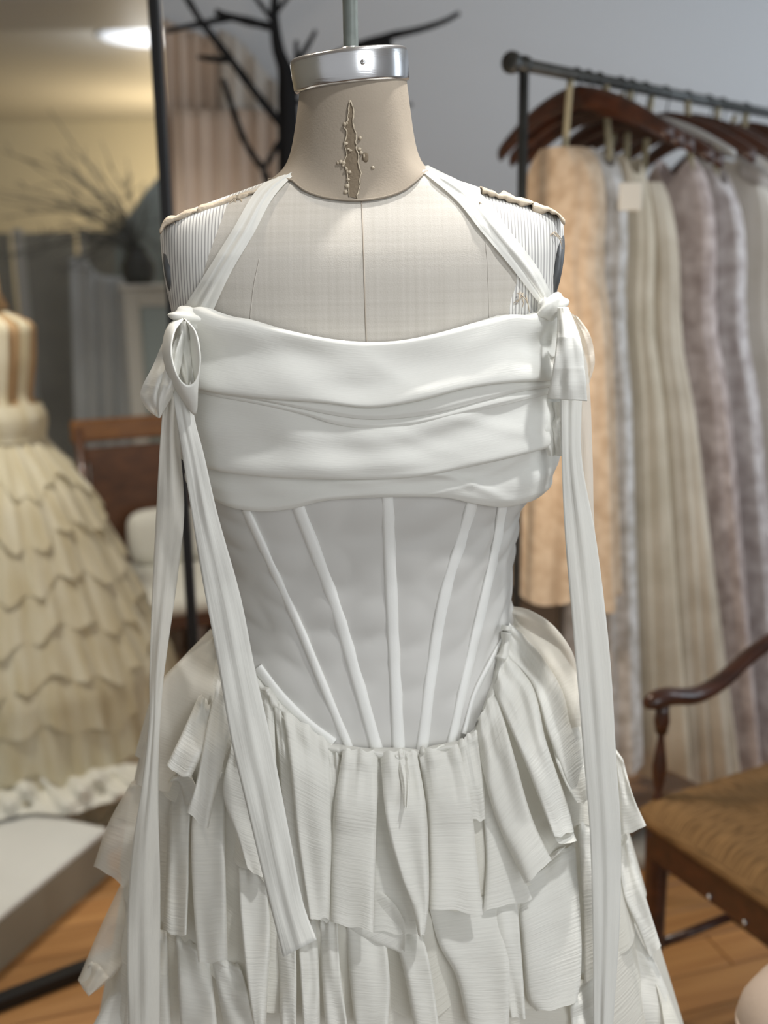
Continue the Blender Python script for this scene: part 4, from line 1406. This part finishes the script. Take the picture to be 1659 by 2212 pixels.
for i in range(8):
    rg = np.random.default_rng(80 + i)
    v_ = np.linspace(0, 1, 12)[None]
    za, zb_ = zedge[i] + .03, zedge[i + 1] - .018
    zg = za + (zb_ - za) * v_ + .022 * np.sin(7 * ph2 + i)[:, None] * v_ + .012 * np.sin(23 * ph2 + 2 * i)[:, None] * v_
    zg = np.maximum(zg, .03)
    w = np.sin((20 + 2 * i) * ph2 + 2 * np.sin(3 * ph2 + rg.random() * 6) + rg.random() * 6)[:, None] + .5 * np.sin(47 * ph2 + rg.random() * 6)[:, None]
    off = -.006 + (.014 + .007 * w) * v_**.8
    grid('ruffle_tier', LP(np.broadcast_to(ph2[:, None], zg.shape), zg, off), M['cream'], gown0, closed=True)

pa, pb, pc = at_z(0, 1977, .12), at_z(232, 1787, .12), at_z(155, 1767, .12)
dn = (pb - pa)[:2]; dn /= np.linalg.norm(dn)
dl = np.array([-dn[1], dn[0]])
a_ = math.atan2(dn[1], dn[0])
Rz = np.array(Matrix.Rotation(a_, 3, 'Z'))
LX, LY = 1.0, .85
c2 = pb[:2] - dn * LX / 2 + dl * LY / 2
M['whitecloth'] = mat('white_cloth', (0.74, 0.73, 0.66), 0.8, vary=.05)
M['platform'] = mat('white_platform_top', (0.70, 0.70, 0.66), 0.6, vary=.06, vscale=5)
M['platform_side'] = mat('taupe_platform_side', (0.31, 0.27, 0.20), 0.8, vary=.12, vscale=4)
plat = empty('display_platform', (c2[0], c2[1], 0), 'low white display platform with taupe sides on the floor at the left', 'platform')
box('platform_top', (c2[0], c2[1], .112), (LX, LY, .016), M['platform'], plat, Rz, .004)
for o_, sz in (((0, -LY / 2 + .009), (LX - .01, .018)), ((0, LY / 2 - .009), (LX - .01, .018)), ((LX / 2 - .009, 0), (.018, LY - .04)), ((-LX / 2 + .009, 0), (.018, LY - .04))):
    q = Rz @ np.array([*o_, 0])
    box('side_board', (c2[0] + q[0], c2[1] + q[1], .052), (*sz, .104), M['platform_side'], plat, Rz, .002)
settle(plat)
# train: low swirl of cloth in front of and beside the skirt
nu, nvv = 90, 26
th = np.linspace(-1.0, 1.1, nu)[:, None]; v_ = np.linspace(0, 1, nvv)[None]
R_ = .34 + v_ * (.16 + .05 * np.sin(3 * th + 1))
zt_ = .055 * (1 - v_)**1.2 + .022 * np.abs(np.sin(6 * th + 4 * v_)) * (1 - v_ * .5) + .012
P = np.stack([cxl + R_ * np.sin(th), YL - R_ * .82 * np.cos(th), zt_ * np.ones_like(th)], -1)
loc = np.stack([(P[..., 0] - c2[0]) * dn[0] + (P[..., 1] - c2[1]) * dn[1], (P[..., 0] - c2[0]) * dl[0] + (P[..., 1] - c2[1]) * dl[1]], -1)
on = np.clip((LX / 2 + .03 - np.abs(loc[..., 0])) / .03, 0, 1) * np.clip((LY / 2 + .03 - np.abs(loc[..., 1])) / .03, 0, 1)
P[..., 2] += .1225 * on
grid('train', P, M['cream'], gown0)
T_ = smooth_path([(-60, 1650), (120, 1640), (250, 1648), (340, 1655)], 60)
B_ = smooth_path([(-60, 1790), (60, 1758), (150, 1760), (215, 1738), (280, 1722), (345, 1694)], 60)
nv2 = 26
P = np.empty((60, nv2, 3))
for j, t_ in enumerate(np.linspace(0, 1, nv2)):
    q = T_ * (1 - t_) + B_ * t_
    zz0 = .150 + .02 * math.sin(math.pi * t_) + .016 * np.sin(np.arange(60) * .33 + 5 * t_) * math.sin(math.pi * t_) + .010 * np.sin(np.arange(60) * .75 - 9 * t_) * math.sin(math.pi * t_) - .02 * t_
    P[:, j] = at_z(q[:, 0], q[:, 1], zz0)
grid('train', P, M['whitecloth'], gown0)
settle(gown0)
# white cloth end lying over the floor behind the platform
e0, e1, e2, e3 = at_z(150, 1752, .0), at_z(330, 1660, .0), at_z(345, 1700, .0), at_z(215, 1775, .0)
nu, nvv = 40, 20
u_ = np.linspace(0, 1, nu)[:, None, None]; v_ = np.linspace(0, 1, nvv)[None, :, None]
P = (e0 * (1 - u_) + e1 * u_) * (1 - v_) + (e3 * (1 - u_) + e2 * u_) * v_
P[..., 2] = .004 + .05 * np.sin(v_[..., 0] * math.pi)**.7 * (.6 + .4 * np.sin(u_[..., 0] * 9 + 2 * v_[..., 0])) 
tag(grid('train_cloth', P, M['whitecloth'], solid=.003), 'white end of a train heaped on the floor behind the platform', 'cloth')

# ================================================================== RIGHT SIDE: rack, hangers, gowns
P1 = at(1105, 135, 2.0); ZB = float(P1[2])
P2 = at_z(1659, 245, ZB)
bd = P2 - P1; bd /= np.linalg.norm(bd)
hp = np.array([bd[1], -bd[0], 0])                 # hanger direction, towards the camera on the right


def bar_s(px):
    d = ray(px, 200.0)
    # ray and bar in plan
    A_ = np.array([[d[0], -bd[0]], [d[1], -bd[1]]])
    k = np.linalg.solve(A_, (P1 - CAM)[:2])
    return k[1]


rail = empty('garment_rack', (*(P1 + bd * .7)[:2], 0), 'dark steel pipe garment rack holding the bridal gowns', 'garment rack')
BL = 1.75
tube('hanging_rail', [P1, P1 + bd * BL], .0115, M['darkpipe'], rail, 16)
s0 = bar_s(1131)
for s in (s0, BL - s0):
    q = P1 + bd * s
    tube('post', [q, [q[0], q[1], .07]], .0095, M['darkpipe'], rail, 14)
    tube('foot_pipe', [[*(q - hp * .24)[:2], .075], [*(q + hp * .24)[:2], .075]], .0095, M['darkpipe'], rail, 12)
    for k in (-.22, .22):
        w_ = q + hp * k
        lathe('caster', [(0, 0), (.014, .002), (.022, .02), (.022, .028), (.014, .046), (.008, .05), (.008, .07), (0, .07)], M['black'], rail, 16, (w_[0], w_[1], 0))
Rb = np.array([np.cross([0, 0, 1], bd), [0, 0, 1], bd]).T
for s, sg in ((0, -1), (BL, 1)):
    lathe('end_knob', [(0, -.008), (.018, -.008), (.020, -.004), (.020, .004), (.018, .009), (0, .010)], M['darkpipe'], rail, 20, P1 + bd * s, Rb)
v, f = merge(*[lathe_geo([(.0115, -.004), (.0145, -.003), (.0145, .003), (.0115, .004)], 16, P1 + bd * s, Rb, False) for s in (.03, .085)])
lathe('rail_collar', [(.0115, -.006), (.0165, -.005), (.0165, .005), (.0115, .006)], M['darkpipe'], rail, 20, P1 + bd * s0, Rb)
settle(rail)

M['clearplastic'] = mat('pale_plastic', (0.50, 0.50, 0.49), 0.35)


def hanger(px, white, drop, label, half=.205, grp=None):
    s = bar_s(px)
    q = P1 + bd * s
    h = empty('coat_hanger', q + np.array([0, 0, -.1]), label, 'hanger', grp)
    z0 = q[2] + .0125
    hk = [q + hp * .0135 * math.cos(a) + np.array([0, 0, .0135 * math.sin(a)]) for a in np.linspace(-.6, math.pi, 12)]
    hk = hk[::-1] if False else hk
    path = [q + hp * .002 + np.array([0, 0, -drop]), q + hp * .010 + np.array([0, 0, -.022])] + hk[2:]
    tube('hook', path, .0018, M['darkpipe'], h, 8)
    n = 26
    mtl = M['clearplastic'] if white else M['mahogany']
    vs, fs = [], []
    for i in range(n):
        t_ = -1 + 2 * i / (n - 1)
        c = q + hp * (half * t_) + np.array([0, 0, -drop - .085 * abs(t_)**1.7 - .002]) + bd * (.02 * t_ * t_)
        hh = (.025 if not white else .011) * (1 - .35 * abs(t_)); ww = .0065 * (1 + .6 * abs(t_)) if not white else .004
        for j in range(8):
            a = 2 * math.pi * (j + .5) / 8
            vs.append(c + bd * ww * math.cos(a) + np.array([0, 0, 1]) * hh * math.sin(a))
    for i in range(n - 1):
        for j in range(8):
            fs.append((i * 8 + j, i * 8 + (j + 1) % 8, (i + 1) * 8 + (j + 1) % 8, (i + 1) * 8 + j))
    fs += [tuple(range(8))[::-1], tuple(range((n - 1) * 8, n * 8))]
    obj('hanger_arm', vs, fs, mtl, h)
    settle(h)
    return h


HG = [(1243, 0, .040, 'first brown wooden hanger from the rack post, its tip passing left of the post'),
      (1292, 0, .055, 'second brown wooden hanger from the rack post, over the peach gown'),
      (1338, 0, .070, 'third brown wooden hanger from the rack post, darker and lower than the first two'),
      (1392, 1, .060, 'pale plastic hanger sloping across the brown ones over the white gowns'),
      (1436, 0, .060, 'dark wooden hanger just right of the sloping pale plastic one'),
      (1484, 0, .055, 'dark wooden hanger above the mauve lace gown'),
      (1530, 0, .060, 'dark wooden hanger over the last pale gowns, left of the short pale one'),
      (1560, 1, .105, 'short pale plastic hanger hanging low near the right end of the rack'),
      (1268, 0, .050, 'brown wooden hanger squeezed between the first two by the rack post'),
      (1362, 0, .078, 'dark wooden hanger half hidden behind the card tag gown loops'),
      (1612, 0, .050, 'dark wooden hanger at the right end of the rack in view')]
for i, (px, wht, dr, lb) in enumerate(HG):
    hanger(px, wht, dr, lb, .205 if i != 7 else .15, 'hangers on the gown rack')


def lace(name, c1, c2, sc_, bump=.5, transl=.12):
    return mat(name, c1, .8, bump=bump, bscale=sc_ * 3, color2=c2, vscale=sc_, transl=transl)


GM = [lace('peach_lace', (.78, .63, .47), (.60, .45, .31), 40), lace('white_lace', (.80, .77, .74), (.50, .46, .41), 34),
      lace('ivory_satin', (.76, .67, .53), (.62, .54, .41), 12, .1), lace('champagne_tulle', (.72, .635, .51), (.58, .50, .39), 12, .15),
      lace('mauve_lace', (.70, .605, .57), (.41, .33, .305), 30), lace('silver_lace', (.74, .69, .67), (.46, .40, .385), 28),
      lace('ivory_chiffon', (.78, .73, .66), (.66, .61, .53), 8, .1), lace('mauve_tulle', (.46, .40, .385), (.40, .345, .33), 12)]
M['loop'] = mat('cream_satin_loop', (.50, .45, .31), .5)
M['tagpaper'] = mat('tag_card', (.70, .67, .60), .7)


def gown(px, top_px, zhem, wt, wh, tt, tb, mt, label, seed, top='straight', flare_pow=1.3, shift=0.0, loops=((-.06,), (.06,)), back=1.0):
    s = bar_s(px)
    q = P1 + bd * s
    dep = np.linalg.norm((q - CAM)[:2])
    ztop_ = float(at(px, top_px, q[1])[2])
    g = empty('bridal_gown', (q[0], q[1], zhem), label, 'gown', 'gowns on the garment rack')
    rg = np.random.default_rng(seed)
    n, k = 96, 56
    v_ = np.linspace(0, 1, k)[None]
    a = np.linspace(0, 2 * math.pi, n, endpoint=False)[:, None]
    z = ztop_ + (zhem - ztop_) * v_
    p = rg.random(5) * 6.28
    fl = v_**flare_pow
    # narrow waist a third of the way down
    w = (wt + (wh - wt) * fl) * (1 - .16 * np.exp(-((v_ - .24) / .09)**2)) * (1 - .5 * np.exp(-v_ / .035))
    th_ = tt + (tb - tt) * fl
    ple = 1 + (.03 + .12 * v_) * (np.sin(6 * a + p[0] + 1.2 * np.sin(2 * a + p[1])) * .6 + .3 * np.sin(13 * a + p[2] + 2 * v_))
    ca, sa_ = np.cos(a), np.sin(a)
    X = w * np.sign(ca) * np.abs(ca)**.8 * ple + shift * fl
    Yy = th_ * np.sign(sa_) * np.abs(sa_)**.8 * ple
    zz_ = z + np.zeros_like(a)
    if top == 'sweet':
        zz_ = zz_ + (.02 * np.abs(np.sin(np.pi * (ca + 1))) - .03 * np.abs(ca)) * (1 - v_)**6
    elif top == 'vee':
        zz_ = zz_ + (.06 * np.abs(ca) - .05) * (1 - v_)**5
    zz_ = zz_ + .012 * np.sin(5 * a + p[3]) * v_**8
    P = q[None, None] * np.array([1, 1, 0]) + hp * X[..., None] + bd * Yy[..., None] + np.array([0, 0, 1.]) * zz_[..., None]
    grid('gown_body', P, mt, g, closed=True)
    # waist seam band
    iz = 13
    band_ = P[:, iz - 1:iz + 2].copy()
    ctr = band_.mean(axis=0, keepdims=True)
    band_ = ctr + (band_ - ctr) * 1.02
    grid('waist_band', band_, mt, g, closed=True)
    for (x,) in loops:
        t0 = q + hp * x * .35 + np.array([0, 0, -.012]) + bd * .004
        t1 = q + hp * x + np.array([0, 0, ztop_ - q[2] - .02]) + bd * (-tt * .6)
        d_ = np.linspace(0, 1, 10)
        for sg in (0,):
            C = t0[None] * (1 - d_[:, None]) + t1[None] * d_[:, None]
            PP = np.stack([C + (hp * .0075), C + bd * .001, C - (hp * .0075)], 0)
            grid('hanger_loop', PP, M['loop'], g, solid=.0015)
    settle(g)
    return g, q, ztop_


gown(1222, 322, .70, .085, .150, .045, .075, GM[0], 'peach lace gown at the left end of the rack, warmly lit', 1, 'straight', 1.0, 0.0, ((.02,),))
g2, q2, zt2 = gown(1290, 330, .30, .075, .112, .04, .06, GM[1], 'white lace gown with a card tag, beside the peach gown', 2, 'sweet', 1.2, .055, ((.05,),))
gown(1352, 345, .26, .070, .185, .035, .055, GM[2], 'plain ivory satin gown, third from the rack post', 3, 'sweet', 1.2, .03, ((.02,), (-.03,)))
gown(1405, 395, .22, .060, .235, .035, .06, GM[3], 'champagne tulle gown with wide flaring skirt, fourth from the rack post', 4, 'straight', 1.05, .05, ((.0,),))
gown(1468, 352, .20, .085, .24, .035, .06, GM[4], 'mauve grey lace gown in the middle of the rack', 5, 'vee', 1.1, .06, ((.05,),))
gown(1540, 372, .20, .085, .25, .035, .055, GM[5], 'silver white lace gown right of the mauve lace one', 6, 'sweet', 1.1, .06, ((.03,),))
g7, q7, zt7 = gown(1605, 352, .20, .09, .26, .035, .055, GM[6], 'smooth ivory chiffon gown with puffed white shoulders at the right picture edge', 7, 'sweet', 1.0, .06, ((.02,), (-.05,)))
for k in (-.07, .07):
    v, f = blob_geo(q7 + hp * k + np.array([0, 0, zt7 - q7[2] - .02]), (.055, .05, .04), int(k * 100) + 20, 18, 12, .25)
    o = obj('puff_sleeve', v, f, GM[1], g7)
    o.matrix_parent_inverse = Matrix.Translation(-g7.location)
gown(1680, 380, .20, .09, .24, .035, .055, GM[7], 'mauve tulle gown behind the ivory chiffon one, cut by the right picture edge', 8, 'straight', 1.0, .04, ((.02,),))
tc_ = at(1362, 424, q2[1] - .16)
o = box('price_tag', tc_, (.044, .004, .052), M['tagpaper'], g2, None, .002)
o2 = tube('tag_string', [tc_ + np.array([0, 0, .024]), tc_ + np.array([-.008, .02, .07]), q2 + hp * .05 + np.array([0, -.0, zt2 - q2[2] - .01])], .0011, M['tagpaper'], g2, 6)
for k in (o, o2):
    k.matrix_parent_inverse = Matrix.Translation(-g2.location)

# brown trunk under the peach gown
ba = at(1105, 1318, 2.02)
bxz = float(ba[2]) - .005
bc = np.array([.292, 2.255, 0])
M['boxbrown'] = wood('brown_trunk_wood', (.15, .10, .06), (.11, .07, .04), .55, (6, 30, 30), rnd=False)
tr_ = empty('storage_trunk', bc, 'plain dark brown trunk standing under the peach gown', 'trunk')
box('trunk_body', bc + np.array([0, 0, bxz * .42]), (.18, .22, bxz * .84), M['boxbrown'], tr_, Rb @ np.array([[0, 1, 0], [0, 0, 1], [1, 0, 0]], float).T if False else None, .006)
box('trunk_lid', bc + np.array([0, 0, bxz * .925]), (.19, .23, bxz * .15), M['boxbrown'], tr_, None, .01)
lathe('trunk_latch', [(0, 0), (.012, 0), (.012, .004), (.006, .008), (0, .008)], M['darkpipe'], tr_, 14, bc + np.array([0, -.1105, bxz * .80]),
      np.array(Matrix.Rotation(math.radians(90), 3, 'X')))
settle(tr_)

# ---- rush seated armchair
SZ = .46
A_ = at_z(1388, 1722, SZ)
u2 = np.array([.892, .451, 0]); u2 /= np.linalg.norm(u2)
v2 = np.array([u2[1], -u2[0], 0])                # towards the camera
chair = empty('armchair', A_ + u2 * .22 + v2 * .24 + np.array([0, 0, -SZ]), 'mahogany armchair with curved arms and woven rush seat at the right', 'chair')
SD, SW = .44, .48
nu, nvv = 40, 40
u_ = np.linspace(0, 1, nu); v_ = np.linspace(0, 1, nvv)
Ug, Vg = np.meshgrid(u_, v_, indexing='ij')
cx2, cy2 = (Ug - .5) * 2, (Vg - .5) * 2
edge_ = np.maximum(np.abs(cx2), np.abs(cy2))
dome = .012 * (1 - edge_**2) - .022 * np.clip((edge_ - .90) / .10, 0, 1)**2
tri = np.where(np.abs(cx2) > np.abs(cy2), Vg * SW, Ug * SD)
dome = dome + .0018 * np.abs(np.sin(tri * math.pi / .016)) * (edge_ < .95) - .004 * np.exp(-((np.abs(cx2) - np.abs(cy2)) / .03)**2)
bulge = 1 + .02 * np.clip((edge_ - .90) / .10, 0, 1)
P = A_ + u2 * ((cx2 * bulge + 1) / 2 * SD)[..., None] + v2 * ((cy2 * bulge + 1) / 2 * SW)[..., None] + np.array([0, 0, 1.]) * dome[..., None]
# rolled rim down to the rail
ring = []
idx = [(i, 0) for i in range(nu)] + [(nu - 1, j) for j in range(1, nvv)] + [(i, nvv - 1) for i in range(nu - 2, -1, -1)] + [(0, j) for j in range(nvv - 2, 0, -1)]
uvg = np.stack([np.where(np.abs(cx2) > np.abs(cy2), Ug * SD, Vg * SW), tri], -1)
M['rush'] = mat('woven_rush_seat', (0.36, 0.215, 0.095), 0.75, bump=0.8, bscale=1.0, stretch=(25, 260, 1), coords='UV', color2=(0.17, 0.10, 0.045), vscale=1.0)
grid('rush_seat', P, M['rush'], chair, uv=uvg)
rp = [P[i] for i in idx]
cen = np.mean(rp, axis=0)
PP = np.empty((len(rp), 6, 3))
for j, (o_, dz) in enumerate(((0, 0), (.004, -.004), (.006, -.012), (.004, -.022), (-.006, -.030), (-.02, -.032))):
    for i, q in enumerate(rp):
        d = (q - cen) * np.array([1, 1, 0]); d /= np.linalg.norm(d)
        PP[i, j] = q + d * o_ + np.array([0, 0, dz])
grid('seat_rim', PP, M['rush'], chair, closed=True)


def C2(a, b, z):
    return A_ * np.array([1, 1, 0]) + u2 * a + v2 * b + np.array([0, 0, z])


Rr = np.array([u2, v2, [0, 0, 1]]).T
zr_ = SZ - .075
for a0, b0, sx, sy in ((SD / 2, .012, SD - .02, .022), (SD / 2, SW - .012, SD - .02, .022), (.012, SW / 2, .022, SW - .02), (SD - .012, SW / 2, .022, SW - .02)):
    box('seat_rail', C2(a0, b0, zr_), (sx, sy, .075), M['mahogany'], chair, Rr, .005)
turn = [(0, .013), (.05, .012), (.10, .018), (.14, .014), (.16, .02), (.30, .021), (.40, .022)]
for b0 in (.02, SW - .02):
    zs_ = np.array([z for z, r in turn]); rs_ = np.array([r for z, r in turn])
    zq = np.linspace(0.004, .40, 30)
    lathe('leg', [(0, 0)] + [(float(np.interp(z, zs_, rs_)), z) for z in zq] + [(0, .40)], M['mahogany'], chair, 16, C2(.022, b0, 0))
    tube('back_post', smooth_path([C2(SD + .05, b0, 0), C2(SD - .01, b0, .25), C2(SD - .01, b0, .46), C2(SD + .02, b0, .75), C2(SD + .09, b0, .98)], 20), .018, M['mahogany'], chair, 12)
tube('stretcher', [C2(.03, .02, .16), C2(SD, .02, .16)], [.009, .009], M['mahogany'], chair, 10)
tube('stretcher', [C2(.03, SW - .02, .16), C2(SD, SW - .02, .16)], [.009, .009], M['mahogany'], chair, 10)
tube('stretcher', [C2(SD / 2, .02, .16), C2(SD / 2, SW - .02, .16)], [.009, .009], M['mahogany'], chair, 10)
for zc_, hh in ((.93, .06), (.78, .04), (.63, .035)):
    aa_ = float(np.interp(zc_, [.46, .75, .98], [SD - .01, SD + .02, SD + .09]))
    box('back_slat', C2(aa_, SW / 2, zc_), (.016, SW - .05, hh), M['mahogany'], chair, Rr, .005)
# arms: from the front support up and back to the back post
armz = float(at(1385, 1497, A_[1] + .02)[2])
for b0 in (.012, SW - .012):
    base_ = C2(.025, b0, SZ - .01)
    hgt = armz - SZ - .012
    prof2 = [(0, 0), (.009, 0), (.009, .012), (.006, .018), (.012, .05), (.013, .07), (.009, .10), (.0058, .125), (.0068, .135), (.0058, .142), (.010, hgt - .045), (.014, hgt - .022), (.012, hgt - .006), (.012, hgt + .01), (0, hgt + .01)]
    prof2 = [(r, z * 1.0) for r, z in prof2]
    lathe('arm_support', prof2, M['mahogany'], chair, 18, base_)
    pts = smooth_path([C2(-.012, b0, armz - .004), C2(.03, b0, armz), C2(.10, b0, armz - .012), C2(.16, b0, armz + .002), C2(.23, b0, armz + .040), C2(.30, b0, armz + .062), C2(.38, b0, armz + .064), C2(SD + .01, b0, armz + .060)], 40)
    vs, fs = [], []
    for i, q in enumerate(pts):
        k = i / 39
        wv = np.interp(k, [0, .03, .1, .5, 1], [.010, .017, .020, .017, .016]); wz = np.interp(k, [0, .03, .1, .3, 1], [.010, .016, .016, .0135, .0125])
        for j in range(12):
            a = 2 * math.pi * j / 12
            vs.append(q + v2 * wv * math.cos(a) + np.array([0, 0, 1]) * wz * math.sin(a))
    for i in range(39):
        for j in range(12):
            fs.append((i * 12 + j, i * 12 + (j + 1) % 12, (i + 1) * 12 + (j + 1) % 12, (i + 1) * 12 + j))
    fs += [tuple(range(12))[::-1], tuple(range(39 * 12, 40 * 12))]
    obj('arm', vs, fs, M['mahogany'], chair)
# brass tacks under the rail
for b0 in np.linspace(.17, .40, 4):
    v, f = blob_geo(C2(-.0005, b0, zr_ - .025), (.004, .006, .006), 3, 8, 5, 0)
    obj('tack', v, f, M['alu'], chair)
settle(chair)

# blush cloth draped over a tall stool in the near right corner
M['pouf'] = mat('pinkish_cloth', (.42, .335, .27), .85, bump=.2, bscale=120, vary=.06)
ys_ = 1.03
pcx = at(1608, 2140, ys_)
zst = float(at(1650, 2068, ys_)[2]) - .035
cxs = float(pcx[0]) + .085
nu, nvv = 72, 40
a = np.linspace(0, 2 * math.pi, nu, endpoint=False)[:, None]
pr = smooth_path([(0.0, zst), (.03, zst - .001), (.06, zst - .012), (.078, zst - .035), (.084, zst - .07), (.080, zst - .11), (.088, zst - .15), (.10, .30), (.115, .10), (.12, .006)], nvv)
k_ = np.clip((zst - pr[:, 1]) / zst, 0, 1)[None]
R_ = pr[:, 0][None] * (1 + (.02 + .10 * k_) * np.sin(7 * a + 1) + .04 * k_ * np.sin(15 * a))
P = np.stack([cxs + R_ * np.cos(a), ys_ + R_ * np.sin(a), np.broadcast_to(pr[:, 1][None], R_.shape)], -1)
pf = empty('draped_stool', (cxs, ys_, 0), 'tall stool under a pinkish cream cloth in the near right corner', 'stool')
grid('cloth_cover', P, M['pouf'], pf, closed=True)
tube('piping', [[cxs + .0845 * math.cos(t), ys_ + .0845 * math.sin(t), zst - .068] for t in np.linspace(0, 2 * math.pi, 40)], .003, M['pouf'], pf, 8)
settle(pf)
# pale tulle heap and dark shoe box under the chair
M['tulle'] = mat('grey_white_tulle', (.60, .60, .57), .9, vary=.2, vscale=20, transl=.15)
e = at_z(1400, 1905, .0)
v, f = blob_geo(e + np.array([.08, .10, .0]), (.11, .09, .10), 4, 40, 24, .3)
v = [np.array([p[0], p[1], max(p[2], .002)]) for p in v]
tag(obj('tulle_heap', v, f, M['tulle']), 'heap of pale grey tulle on the floor behind the armchair leg', 'tulle')
